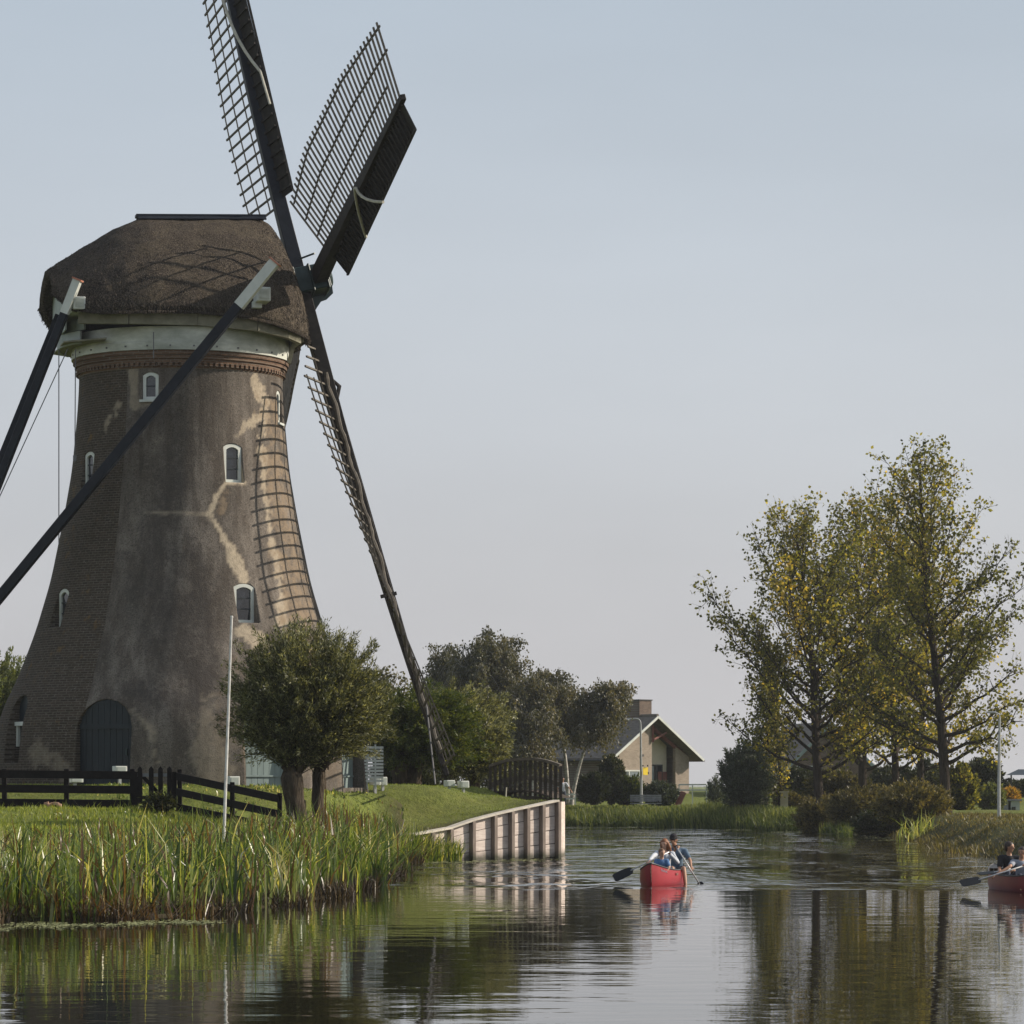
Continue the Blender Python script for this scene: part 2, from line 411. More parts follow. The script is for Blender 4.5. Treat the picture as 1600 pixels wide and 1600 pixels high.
# foliage
G = lambda *s: list(s)
M['leaf_willow'] = leaf_mat("willow_leaves", [(0, (.030, .038, .018)), (.4, (.082, .092, .040)), (.75, (.175, .182, .090)), (1, (.36, .36, .21))], .34)
M['leaf_green'] = leaf_mat("green_willow_leaves", [(0, (.026, .045, .010)), (.5, (.072, .100, .018)), (1, (.19, .20, .05))], .34)
M['leaf_poplar'] = leaf_mat("poplar_leaves", [(0, (.032, .040, .012)), (.45, (.105, .110, .030)), (.8, (.23, .205, .055)), (1, (.42, .31, .07))], .52, 2.2)
M['leaf_yellow'] = leaf_mat("yellowing_poplar_leaves", [(0, (.05, .055, .012)), (.45, (.10, .098, .022)), (.8, (.22, .175, .03)), (1, (.44, .29, .04))], .5, 2.1)
M['leaf_birch'] = leaf_mat("dull_birch_leaves", [(0, (.050, .056, .034)), (.5, (.100, .100, .060)), (1, (.18, .155, .085))], .34, 1.3)
M['leaf_dark'] = leaf_mat("dark_shrub_leaves", [(0, (.022, .032, .012)), (.6, (.045, .055, .020)), (1, (.10, .095, .035))], .25)
M['leaf_grey'] = leaf_mat("grey_green_leaves", [(0, (.05, .065, .045)), (.6, (.09, .115, .08)), (1, (.16, .19, .13))], .25, 1.1)
M['leaf_bush'] = leaf_mat("brownish_shrub_leaves", [(0, (.035, .036, .014)), (.5, (.085, .080, .028)), (1, (.22, .18, .07))], .36)
M['leaf_orange'] = leaf_mat("orange_autumn_leaves", [(0, (.10, .09, .02)), (.5, (.30, .20, .03)), (1, (.50, .26, .04))], .4)
M['leaf_light'] = leaf_mat("light_willow_leaves", [(0, (.07, .09, .03)), (.6, (.13, .155, .06)), (1, (.22, .24, .11))], .35)
M['reed'] = leaf_mat("reed_blades", [(0, (.06, .030, .012)), (.14, (.14, .085, .035)), (.18, (.026, .052, .012)), (.5, (.090, .145, .030)), (.75, (.22, .27, .07)), (.9, (.42, .41, .15)), (1, (.60, .55, .30))], .42, 1.6, .33, .6)
M['reed_far'] = leaf_mat("far_reed_blades", [(0, (.03, .052, .014)), (.5, (.090, .130, .034)), (1, (.28, .29, .11))], .38)
M['litter'] = leaf_mat("dead_litter_reed_shade", [(0, (.018, .013, .008)), (.6, (.05, .034, .018)), (1, (.16, .115, .06))], .15)  # dead stems, coloured dark to paint the shadow inside the reed bed
M['weed'] = leaf_mat("bank_weeds", [(0, (.07, .045, .022)), (.35, (.075, .068, .022)), (.7, (.14, .125, .045)), (1, (.30, .25, .12))], .35)
M['grass_blade'] = leaf_mat("lawn_grass_blades", [(0, (.07, .10, .016)), (.6, (.175, .225, .038)), (1, (.38, .40, .11))], .42, 1.6)
# ground
t = NT("grassy_ground")
g1 = t.noise(.35, 5, .6); g2 = t.noise(3.0, 6, .7); g3 = t.noise(14, 4, .7, map_scale=(1, .5, 1))
c = t.ramp(g2, [(.3, (.085, .112, .024)), (.55, (.16, .19, .042)), (.75, (.24, .26, .07))])
c = t.mix(t.ramp(g1, [(.45, 0), (.7, .6)]), c, (.12, .11, .035))
c = t.mix(t.ramp(g3, [(.5, 0), (.75, .55)]), c, (.045, .055, .014))
c = t.mix(t.attr("mud"), c, (.045, .034, .022))
M['ground'] = t.fin(c, .95, t.bump(t.math('ADD', g3, g2), .9, .06), spec=.15)
# water
t = NT("canal_water")
pos = t.tc.outputs["Object"]
w1 = t.noise(.55, 3, .5, map_scale=(.55, 1, 1)); w2 = t.noise(2.4, 3, .5, map_scale=(.6, 1, 1)); w3 = t.noise(7.0, 2, .5)
patch = t.ramp(t.noise(.30, 4, .6, map_scale=(.55, .22, 1)), [(.40, 0), (.58, 1)])
sy = t.n.new("ShaderNodeSeparateXYZ"); t.link(pos, sy.inputs[0])
far = t.mr(t.math('ADD', sy.outputs[1], t.math('MULTIPLY', t.noise(.25, 3), 9.0)), 81.0, 86.5, 0, 1)
amp = t.math('ADD', t.math('MULTIPLY', far, t.mr(patch, 0, 1, 1.6, 4.0)), .10)
w4 = t.noise(1.0, 3, .55, map_scale=(.9, .28, 1)); w5 = t.noise(1.0, 2, .5, map_scale=(.35, 1.6, 1))
hgt = t.math('ADD', t.math('MULTIPLY', w1, .0100), t.math('ADD', t.math('MULTIPLY', w2, .0022), t.math('MULTIPLY', w5, .0022)))
hfar = t.math('ADD', t.math('MULTIPLY', w4, .28), t.math('MULTIPLY', w2, .045))
hgt = t.math('ADD', hgt, t.math('MULTIPLY', hfar, t.math('MULTIPLY', far, t.mr(patch, 0, 1, .06, 1.1))))
M['water_h'] = None
nrm = t.bump(hgt, 1.0, 1.0)
M['water'] = t.fin((.016, .014, .008), .015, nrm, spec=.5)
t.b.inputs["IOR"].default_value = 1.333
M['pad'] = mat_var("floating_weed_green", (.14, .16, .05), (.30, .30, .13), 4, .5, 0)
M['rubble'] = mat_var("rubble_brick", (.35, .20, .13), (.5, .34, .24), 6, .9, 0)

# ------------------------------------------------------------------ terrain
WALL_A, WALL_B, WALL_C = P(640, 0, 105.2)[:2], P(699, 0, 106.9)[:2], P(867, 0, 110.2)[:2]
shore = [(-90, 52), (-30, 55), P(-60, 0, 58)[:2], P(0, 0, 59.0)[:2], P(120, 0, 59.4)[:2], P(300, 0, 61.5)[:2], P(400, 0, 64.7)[:2], P(520, 0, 72)[:2],
         P(585, 0, 84)[:2], P(618, 0, 98)[:2], tuple(WALL_A), tuple(WALL_B), tuple(WALL_C), (1.75, 114), (.9, 118), (-2, 121), (-12, 124), (-30, 127), (-90, 130),
         (-90, 138), (-30, 136), (-12, 133), (-2, 131), (.0, 133), (.6, 150), (1.2, 175), (2.0, 202), P(1000, 0, 196)[:2], P(1120, 0, 187)[:2], P(1200, 0, 181)[:2],
         P(1300, 0, 170)[:2], P(1370, 0, 158)[:2], P(1430, 0, 142)[:2], P(1490, 0, 118)[:2], P(1560, 0, 108)[:2], P(1640, 0, 104)[:2], (22, 96), (30, 70), (60, 40), (90, -60), (-90, -60)]
shore = np.array([tuple(map(float, p)) for p in shore])
def sdist(X, Y):
    """signed distance to shoreline: positive on land"""
    X = np.asarray(X, float); Y = np.asarray(Y, float)
    best = np.full(X.shape, 1e9); inside = np.zeros(X.shape, bool); n = len(shore)
    for i in range(n):
        x1, y1 = shore[i]; x2, y2 = shore[(i+1) % n]
        dx, dy = x2-x1, y2-y1; L = dx*dx+dy*dy
        tt = np.clip(((X-x1)*dx+(Y-y1)*dy)/L, 0, 1)
        best = np.minimum(best, np.hypot(X-x1-tt*dx, Y-y1-tt*dy))
        cnd = (y1 > Y) != (y2 > Y)
        with np.errstate(divide='ignore', invalid='ignore'):
            xi = x1+(Y-y1)*dx/(dy if dy else 1e-9)
        inside ^= cnd & (X < xi)
    return np.where(inside, -best, best)
def seg_dist(X, Y, a, b):
    dx, dy = b[0]-a[0], b[1]-a[1]; tt = np.clip(((X-a[0])*dx+(Y-a[1])*dy)/(dx*dx+dy*dy), 0, 1)
    return np.hypot(X-a[0]-tt*dx, Y-a[1]-tt*dy)
ctl = [(100, 100, 2.32), (200, 99, 2.32), (300, 99, 2.32), (400, 99.5, 2.3), (500, 100, 2.2), (560, 102, 2.25), (600, 104, 2.25), (650, 111, 2.32), (700, 116, 2.28), (760, 120, 2.15),
       (850, 115, 1.98), (820, 112.5, 1.95), (-10, 101, 2.35), (-60, 106, 2.35), (283, 106, 2.36), (283, 113, 2.36), (0, 112, 2.3), (560, 112, 2.36), (450, 118, 2.3),
       (640, 105.5, .82), (699, 107.1, 1.0), (735, 108, 1.25), (800, 109, 1.55), (875, 110.6, 1.86), (620, 101, .95), (590, 96, 1.0), (560, 92, 1.0), (600, 101, 1.35),
       (-80, 95, 1.68), (0, 95, 1.68), (100, 95, 1.68), (210, 95, 1.66), (268, 94.6, 1.62), (360, 92, 1.32), (437, 90, 1.02), (470, 88, .98), (500, 92, 1.25), (520, 86, .8),
       (-80, 86, 1.3), (0, 86, 1.32), (100, 86, 1.32), (200, 85, 1.28), (300, 84, 1.05), (400, 82, .8), (0, 78, .75), (150, 76, .7), (300, 75, .55), (400, 74, .5), (500, 80, .5),
       (0, 66, .25), (150, 66, .25), (300, 67, .25), (283, 120, 2.2), (0, 122, 1.5), (500, 122, 1.5), (400, 140, 1.6), (0, 140, 1.6), (700, 140, 1.4), (700, 180, 1.1), (500, 200, 1.6),
       (-300, 95, 1.8), (-300, 120, 1.8), (-1500, 100, 1.5), (-1500, 200, 1.5),
       (1478, 166, .75), (1560, 140, 1.0), (1500, 128, .85), (1540, 118, .8), (1600, 115, .9), (1640, 120, 1.0), (1600, 130, 1.0), (1350, 190, .9), (1280, 185, .8), (1000, 208, 1.05), (880, 212, 1.1), (1200, 212, 1.2),
       (1000, 235, 1.9), (1300, 240, 1.9), (880, 240, 1.9), (1100, 250, 2.0), (1550, 170, 1.1), (1550, 220, 1.6), (1700, 120, 1.1), (2500, 120, 1.2), (2500, 60, 1.2), (1700, 250, 1.9), (500, 260, 1.9), (1000, 300, 1.9), (-2000, 300, 1.9), (3000, 300, 1.9)]
CX = np.array([(u-800)*d/F_PX for u, d, z in ctl]); CY = np.array([float(d) for u, d, z in ctl]); CZ = np.array([float(z) for u, d, z in ctl])
def hills(X, Y):
    num = np.zeros(X.shape); den = np.zeros(X.shape)
    for x, y, z in zip(CX, CY, CZ):
        w = 1.0/((X-x)**2+(Y-y)**2+.6)**1.9; num += w*z; den += w
    return num/den
def height(X, Y):
    X = np.atleast_1d(np.asarray(X, float)); Y = np.atleast_1d(np.asarray(Y, float))
    s = sdist(X, Y); h = hills(X, Y)
    dw = np.minimum(seg_dist(X, Y, WALL_A, WALL_B), seg_dist(X, Y, WALL_B, WALL_C))
    k = np.clip((s)/2.2, 0, 1); k = k*k*(3-2*k)
    kw = np.clip((s-.02)/.10, 0, 1)
    wallness = np.clip(1-(dw-.2)/.8, 0, 1)*(s < 3)
    wgt = np.clip(1-(dw-np.maximum(s, 0))/3.5, 0, 1)
    k = np.where(s > 0, k+np.maximum(kw-k, 0)*wgt*wgt*(3-2*wgt), k)
    land = .03+k*(h-.03)
    land = land+np.where(s > .5, .035*np.sin(X*2.1+Y*.7)*np.sin(Y*1.3-X*.4), 0)
    water = -np.minimum(1.3, .05+.45*(-s))
    return np.where(s > 0, land, water)
def gz(x, y): return float(height([x], [y])[0])

def axis_pts(parts):
    out = []
    for a, b, st in parts: out.append(np.arange(a, b, st))
    return np.unique(np.round(np.concatenate(out), 4))
gx = axis_pts([(-6000, -400, 800), (-400, -60, 40), (-60, -14, 3), (-14, -5, .4), (-5, 2.4, .13), (2.4, 26, .5), (26, 70, 4), (70, 400, 40), (400, 6001, 800)])
gy = axis_pts([(-60, 50, 10), (50, 104, .45), (104, 112.5, .13), (112.5, 140, .5), (140, 215, 1.2), (215, 300, 6), (300, 1000, 60), (1000, 9001, 800)])
GX, GY = np.meshgrid(gx, gy); fx, fy = GX.ravel(), GY.ravel()
fz = height(fx, fy); sd_g = sdist(fx, fy)
nx, ny = len(gx), len(gy)
ii = (np.arange(ny-1)[:, None]*nx+np.arange(nx-1)[None, :]).ravel()
mud = np.maximum(np.clip(1-sd_g/1.0, 0, 1), .8*np.clip(1-sd_g/10, 0, 1)*(fx > 11)*(fy > 95)*(fy < 160))
ground = fast_mesh("ground", np.stack([fx, fy, fz], 1), np.stack([ii, ii+1, ii+nx+1, ii+nx], 1), M['ground'], smooth=True, vattr={"mud": mud})
tag(ground, "green grassy banks and flat land around the canal", "ground", kind="structure")

wm = MB().add([(-90, -60, 0), (95, -60, 0), (95, 230, 0), (-90, 230, 0)], [(0, 1, 2, 3)])
wat = wm.build("water", M['water'], org=(0, 0, 0), fix=False)
tag(wat, "calm canal water mirroring the mill and trees", "water", kind="structure")

# ------------------------------------------------------------------ windmill
CM = np.array([-10.15, 106.0])                     # tower axis
profm = [(160, 560), (157.5, 587), (160, 640), (169, 737), (182, 812), (202, 910), (225, 988), (252, 1060), (271, 1098), (281, 1124), (288, 1170), (293, 1245)]
PZ = np.array([CAM_H+(V_H-v)*106/F_PX for w, v in profm])[::-1]; PR = np.array([w/50.94 for w, v in profm])[::-1]
def tr(z): return float(np.interp(z, PZ, PR))
ZTOP = 15.05
mill = empty("windmill", (CM[0], CM[1], 2.3), "round brick polder windmill with a thatched cap and four lattice sails on the grassy bank", "windmill")
from math import pi, sin, cos
zs = np.linspace(1.95, ZTOP, 190)
# smooth profile
PRS = np.interp(zs, PZ, PR); kk = np.ones(13)/13; PRS = np.convolve(np.pad(PRS, 6, mode='edge'), kk, 'valid')
def trs(z): return float(np.interp(z, zs, PRS))
tb = MB(); NA = 300
V = []; F = []
for r, z in zip(PRS, zs):
    for i in range(NA): a = 2*pi*i/NA; V.append((CM[0]+r*cos(a), CM[1]+r*sin(a), z))
for j in range(len(zs)-1):
    for i in range(NA): F.append((j*NA+i, j*NA+(i+1) % NA, (j+1)*NA+(i+1) % NA, (j+1)*NA+i))
F.append(tuple(range(NA))[::-1]); F.append(tuple((len(zs)-1)*NA+i for i in range(NA)))
tb.add(V, F)
tower = tb.build("tower", None, mill)
tower.location = (0, 0, 0)

def arch_profile(w, h, rise, n=8):
    """2d outline (x,z) from bottom left round to top, springing at h-rise"""
    pts = [(-w/2, 0), (w/2, 0)]
    r = (w*w/4+rise*rise)/(2*rise); cz = h-r; a0 = math.asin(min(1, (w/2)/r)); 
    for i in range(n+1):
        a = a0-2*a0*i/n
        pts.append((r*sin(a), cz+r*cos(a)))
    return pts
def radial(theta):
    """theta measured from the camera-facing side, positive to the right; returns outward and tangent vectors"""
    return np.array([sin(theta), -cos(theta), 0.0]), np.array([cos(theta), sin(theta), 0.0])
def zc(v): return CAM_H+(V_H-v)*102.3/F_PX
def halfpx(z): return trs(z)*50.94
OPEN = []   # theta, z0, height, width, rise, kind, floor radius
def opening(u, vt, vb, w, rise, kind, deep=.13, theta=None):
    zb, zt = zc(vb), zc(vt)
    zm = (zb+zt)/2
    if theta is None:
        ths = np.radians(np.linspace(-84, 84, 3361)); rq = trs(zm)
        theta = float(ths[np.argmin(np.abs(800+F_PX*(CM[0]+rq*np.sin(ths))/(CM[1]-rq*np.cos(ths))-u))])
    OPEN.append(dict(th=theta, z0=zb, h=zt-zb, w=w, rise=rise, kind=kind, rho=min(trs(zt-.1), trs(zm))-deep))
opening(235, 577, 621, .50, .10, 'window')
opening(365, 688, 750, .62, .10, 'window')
opening(385, 911, 973, .70, .10, 'window')
opening(137, 697, 755, .55, .10, 'window')
opening(93, 916, 977, .66, .14, 'window')
opening(434, 592, 645, .42, .10, 'window', theta=R(77))
opening(22, 1085, 1192, 1.0, .40, 'low')
opening(160, 1094, 1231, 1.75, .82, 'door')
opening(425, 1094, 1231, 1.75, .82, 'gdoor')
opening(560, 1094, 1231, 1.75, .82, 'gdoor', theta=R(72))
cut = MB()
for o in OPEN:
    out, tan = radial(o['th']); base = np.array([CM[0], CM[1], 0])+out*o['rho']
    poly = [base+tan*x+np.array([0, 0, o['z0']+z]) for x, z in arch_profile(o['w'], o['h'], o['rise'])]
    c1 = MB().prism(poly, out*2.2)
    cut.V += c1.V; cut.F += [tuple(i+cut.n for i in f) for f in c1.F]; cut.n += len(c1.V)
cutter = cut.build("cutter", None, org=(0, 0, 0))
bpy.context.view_layer.update()
bo = tower.modifiers.new("b", 'BOOLEAN'); bo.operation = 'DIFFERENCE'; bo.object = cutter; bo.solver = 'EXACT'
dg = bpy.context.evaluated_depsgraph_get()
nm = bpy.data.meshes.new_from_object(tower.evaluated_get(dg))
tower.modifiers.clear(); tower.data = nm; nm.name = "tower"
bpy.data.objects.remove(cutter)
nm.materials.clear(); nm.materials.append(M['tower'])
# smooth only the skin
co = np.empty(len(nm.vertices)*3, np.float32); nm.vertices.foreach_get("co", co); co = co.reshape(-1, 3)
wz = co[:, 2]+2.3; rad = np.hypot(co[:, 0], co[:, 1]); on = np.abs(rad-np.interp(wz, zs, PRS)) < .03
for p in nm.polygons:
    p.use_smooth = bool(all(on[i] for i in p.vertices) and len(p.vertices) <= 5)
# painted stains (shape of their own), in terms of photo pixels on the wall
ang = np.arctan2(co[:, 0], -co[:, 1]); su = 800+F_PX*(CM[0]+co[:, 0])/(CM[1]+co[:, 1]); sv = V_H-(wz-CAM_H)*F_PX/(CM[1]+co[:, 1])
rs = np.random.RandomState(5)
NZ = np.array([mnoise.fractal(Vector((c[0]*1.4, c[1]*1.4, c[2]*1.4)), .8, 2.0, 4) for c in co])
NZ2 = np.array([mnoise.fractal(Vector((c[0]*4+9, c[1]*4, c[2]*4)), .8, 2.0, 4) for c in co])
def near_poly(pts, ws, soft=6, amp=9):
    soft = soft*.6; ws = [w_*.8 for w_ in ws]
    best = np.full(len(co), 1e9)
    for (a, b, wa, wb) in zip(pts[:-1], pts[1:], ws[:-1], ws[1:]):
        dx, dy = b[0]-a[0], b[1]-a[1]; tt = np.clip(((su-a[0])*dx+(sv-a[1])*dy)/(dx*dx+dy*dy), 0, 1)
        best = np.minimum(best, np.hypot(su-a[0]-tt*dx, sv-a[1]-tt*dy)-(wa+(wb-wa)*tt))
    return np.clip(-(best+amp*NZ+amp*.7*NZ2)/soft+.5, 0, 1)
front = np.cos(ang) > -.1
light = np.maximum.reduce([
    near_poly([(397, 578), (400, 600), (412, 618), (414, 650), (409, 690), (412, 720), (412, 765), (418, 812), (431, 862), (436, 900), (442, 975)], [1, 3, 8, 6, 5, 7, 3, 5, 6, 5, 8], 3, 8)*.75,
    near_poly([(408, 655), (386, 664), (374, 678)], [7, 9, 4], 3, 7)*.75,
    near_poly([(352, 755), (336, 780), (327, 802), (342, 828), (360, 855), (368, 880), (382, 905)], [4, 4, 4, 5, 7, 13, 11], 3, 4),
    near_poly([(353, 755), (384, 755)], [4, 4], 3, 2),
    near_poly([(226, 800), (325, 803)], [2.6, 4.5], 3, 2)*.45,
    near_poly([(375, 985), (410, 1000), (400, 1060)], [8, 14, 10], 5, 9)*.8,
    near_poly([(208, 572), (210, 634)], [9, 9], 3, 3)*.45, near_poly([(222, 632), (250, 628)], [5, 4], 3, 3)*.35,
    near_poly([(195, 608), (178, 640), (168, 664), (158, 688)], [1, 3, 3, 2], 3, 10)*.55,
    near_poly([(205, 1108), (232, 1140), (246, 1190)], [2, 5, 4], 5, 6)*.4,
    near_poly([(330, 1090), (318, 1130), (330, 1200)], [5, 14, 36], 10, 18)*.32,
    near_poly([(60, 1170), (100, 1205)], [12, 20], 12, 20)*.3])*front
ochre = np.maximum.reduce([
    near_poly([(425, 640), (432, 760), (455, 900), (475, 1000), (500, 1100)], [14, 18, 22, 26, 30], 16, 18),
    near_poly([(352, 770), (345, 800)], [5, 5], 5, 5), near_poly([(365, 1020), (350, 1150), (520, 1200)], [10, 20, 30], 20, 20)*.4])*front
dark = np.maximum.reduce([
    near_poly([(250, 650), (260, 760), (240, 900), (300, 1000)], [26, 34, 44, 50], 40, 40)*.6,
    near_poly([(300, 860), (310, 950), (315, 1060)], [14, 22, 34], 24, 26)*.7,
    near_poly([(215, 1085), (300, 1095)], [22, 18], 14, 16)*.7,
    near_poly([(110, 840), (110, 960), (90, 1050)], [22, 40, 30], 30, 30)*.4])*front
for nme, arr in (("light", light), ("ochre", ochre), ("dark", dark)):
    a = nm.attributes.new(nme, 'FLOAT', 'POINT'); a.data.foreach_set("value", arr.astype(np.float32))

for k, o in enumerate(OPEN):
    out, tan = radial(o['th']); base = np.array([CM[0], CM[1], o['z0']])+out*(o['rho']+.002)
    up = np.array([0, 0, 1.0])
    def A(x, z, q=0): return base+tan*x+up*z+out*q
    w, h = o['w'], o['h']
    if o['kind'] == 'window':
        prf = arch_profile(w-.012, h-.006, o['rise']); fr = .10
        inner = [(x*(1-2*fr/w), fr+(z)*(1-2*fr/h)) for x, z in prf]
        m = MB(); n = len(prf)
        # ring between outer and inner, extruded
        Vv = [A(x, z, q) for q in (0, .10) for x, z in prf]+[A(x, z, q) for q in (0, .10) for x, z in inner]
        Fv = []
        for i in range(n):
            j = (i+1) % n
            Fv += [(n+i, n+j, 3*n+j, 3*n+i), (i, j, n+j, n+i), (2*n+i, 2*n+j, 3*n+j, 3*n+i)]
        m.add(Vv, Fv)
        wf = m.build("window", M['white_paint'], mill)
        g = MB().prism([A(x, z, .02) for x, z in inner], out*.02); g.build("pane", M['glass'], wf)
        nb_ = 1 if h < 1.0 else 2
        for q in range(nb_): zz = fr+(h-2*fr)*(q+1)/(nb_+1); MB().box(A(0, zz, .055), (w-2*fr, .03, .032), tan, out, up).build("glazing_bar", M['door_blue'], wf)
        sl = MB().box(A(0, -.03, .10), (w+.12, .30, .07), tan, out, up); sl.build("sill", M['white_paint'], wf)
    elif o['kind'] == 'low':
        prf = arch_profile(w-.012, h*.56, .01); fr = .09
        wf = MB().bar(A(-w/2+.06, .5, .05), A(-w/2+.06, h*.58, .05), .12, .14, out).bar(A(w/2-.06, .5, .05), A(w/2-.06, h*.58, .05), .12, .14, out).box(A(0, h*.58, .07), (w, .2, .12), tan, out, up).build("window", M['white_paint'], mill)
        MB().prism([A(-w/2+.1, .5, .02), A(w/2-.1, .5, .02), A(w/2-.1, h*.56, .02), A(-w/2+.1, h*.56, .02)], out*.02).build("pane", M['glass'], wf)
        MB().prism([A(x*.99, z, .0) for x, z in arch_profile(w, h, .4) if True], out*.012).build("shutter", M['door_blue'], wf)
    else:
        mt = M['door_blue'] if o['kind'] == 'door' else M['door_grey']
        d = MB(); prf = arch_profile(w-.02, h-.01, o['rise'])
        d.prism([A(x, z, .0) for x, z in prf], out*.05)
        # vertical planks
        nb_ = 9
        for q in range(nb_):
            x = -w/2+(q+.5)*w/nb_; zt = h-o['rise']+math.sqrt(max(0, 1-(x/(w/2))**2))*(o['rise']-.06)
            d.box(A(x, zt/2, .057), (w/nb_-.012, .02, zt), tan, out, up)
        do = d.build("door", mt, mill)
        if o['kind'] == 'door': do["label"] = "dark blue arched plank door facing the fence"
        MB().box(A(0, h-o['rise']+.02, .10), (w-.02, .05, .14), tan, out, up).build("door_rail", mt, do); MB().box(A(0, .35, .095), (w-.1, .03, .05), tan, out, up).build("door_rail", mt, do)
        MB().box(A(w*.36, 1.05, .10), (.05, .06, .18), tan, out, up).build("handle", M['green_iron'], do)

# corbel ring with dentils
c = MB()
c.lathe([(3.08, 14.70), (3.13, 14.78), (3.13, 14.90), (3.19, 14.905), (3.19, 15.02), (3.24, 15.025), (3.24, 15.14), (3.29, 15.145), (3.29, 15.27), (3.0, 15.27)], (*CM, 0), 128)
for i in range(116):
    a = 2*pi*i/116; o_, t_ = radial(a)
    c.box(np.array([CM[0], CM[1], 14.86])+o_*3.14, (.095, .12, .10), t_, o_)
c.build("corbel_course", M['corbel'], mill)
rg = MB().lathe([(3.0, 15.275), (3.34, 15.275), (3.34, 15.50), (3.315, 15.505), (3.315, 15.52), (3.30, 15.525), (3.30, 15.97), (2.9, 16.0)], (*CM, 0), 96)
ro = rg.build("white_ring", M['ring_white'], mill, smooth=False)
for i in range(30):
    a = 2*pi*i/30; o_, t_ = radial(a); MB().box(np.array([CM[0], CM[1], 15.39])+o_*3.35, (.045, .04, .045), t_, o_).build("bolt", M['cable'], ro)
MB().lathe([(2.95, 15.87), (2.95, 16.5)], (*CM, 0), 64).build("cap_bearing", M['black_paint'], mill)

# ---- cap in local axes: s along the shaft (horizontal), q towards the camera
YAW, PIT, ROLL, SR = R(13.6), R(13.03), R(-9.48), 15.98
hs = np.array([cos(YAW), sin(YAW), 0]); hq = np.array([sin(YAW), -cos(YAW), 0])
def K(s, q, z): return np.array([CM[0], CM[1], 0])+hs*s+hq*q+np.array([0, 0, z])
#      s     ridge  halfw  base
sec = [(-4.15, 17.95, 1.95, 17.05), (-3.95, 18.08, 2.35, 16.75), (-3.6, 18.33, 2.8, 16.42), (-2.9, 18.78, 3.25, 16.32), (-2.1, 19.28, 3.5, 16.32), (-1.27, 19.66, 3.62, 16.34), (0, 19.70, 3.68, 16.36), (1.4, 19.77, 3.6, 16.28),
       (2.35, 19.78, 3.35, 16.14), (2.75, 19.6, 3.1, 16.06), (3.05, 19.2, 2.8, 16.0), (3.38, 18.45, 2.35, 15.95), (3.62, 17.7, 1.85, 15.93), (3.76, 17.1, 1.2, 15.92), (3.8, 16.6, .5, 15.92)]
sec = np.array(sec); tsec = np.linspace(0, len(sec)-1, 64)
sx_ = [np.interp(tsec, range(len(sec)), sec[:, i]) for i in range(4)]
NP = 40; V = []
for s_, rz, hw, bz in zip(*sx_):
    for i in range(NP+1):
        p = -1+2*i/NP; ap = abs(p)
        qq = hw*np.sign(p)*(1-(1-ap)**1.62); zz = bz+(rz-bz)*(1-ap**1.22)
        bulge = 1.0
        nz_ = mnoise.noise(Vector((s_*2, qq*2, zz*2)))*.05+mnoise.noise(Vector((s_*7, qq*7, zz*5)))*.02
        V.append(K(s_+nz_*.6, qq*bulge+nz_*np.sign(p), zz+nz_))
F = [(j*(NP+1)+i, j*(NP+1)+i+1, (j+1)*(NP+1)+i+1, (j+1)*(NP+1)+i) for j in range(len(tsec)-1) for i in range(NP)]
F.append(tuple((len(tsec)-1)*(NP+1)+i for i in range(NP+1)))
cap = MB().add(V, F).build("thatched_cap", M['thatch'], mill, smooth=True)
so = cap.modifiers.new("thick", 'SOLIDIFY'); so.thickness = .24; so.offset = -1
# ensure outward normals (recalc on open shell may flip)
cm_ = cap.data; cen = np.array([0, 0, 17.0-2.3]); acc = 0
for p in cm_.polygons: acc += np.dot(np.array(p.normal), np.array(p.center)-cen)
if acc < 0:
    cm_.flip_normals()
# stray straw along the eaves
st = MB(); rs = np.random.RandomState(3); sv_ = []; sf_ = []; 
for k in range(5200):
    t_ = rs.uniform(0, 62.9); j = int(t_); side = rs.choice([-1, 1, 1, 1])
    s_, rz, hw, bz = [np.interp(t_, range(64), a) for a in sx_]
    if rs.rand() < .45:
        ap = 1.0; qq = hw*side; zz = bz
    else:
        ap = rs.uniform(.02, .98)*1.0; qq = hw*side*(1-(1-ap)**1.62); zz = bz+(rz-bz)*(1-ap**1.22)
    b0 = K(s_, qq, zz); dn = np.array([rs.normal(0, .03), rs.normal(0, .03), -.07-.05*rs.rand()])+hq*side*(.02+.04*rs.rand())
    wv = hs*.012; i0 = len(sv_)
    b0 = b0+hq*side*.01*ap+np.array([0, 0, .03])
    sv_ += [b0-wv, b0+wv, b0+dn+wv*.6, b0+dn-wv*.6]; sf_.append((i0, i0+1, i0+2, i0+3))
fast_mesh("straw_fringe", np.array(sv_), np.array(sf_), M['thatch'], parent=cap)
rb = MB().bar(K(-1.4, 0, 19.72), K(2.62, 0, 19.86), .34, .10)
rb.bar(K(-1.35, .24, 19.64), K(2.6, .24, 19.78), .20, .05, up=(0, -.5, .8)).bar(K(-1.35, -.24, 19.64), K(2.6, -.24, 19.78), .20, .05, up=(0, .5, .8))
rb.build("ridge_board", M['black_paint'], mill, bevel=.01)
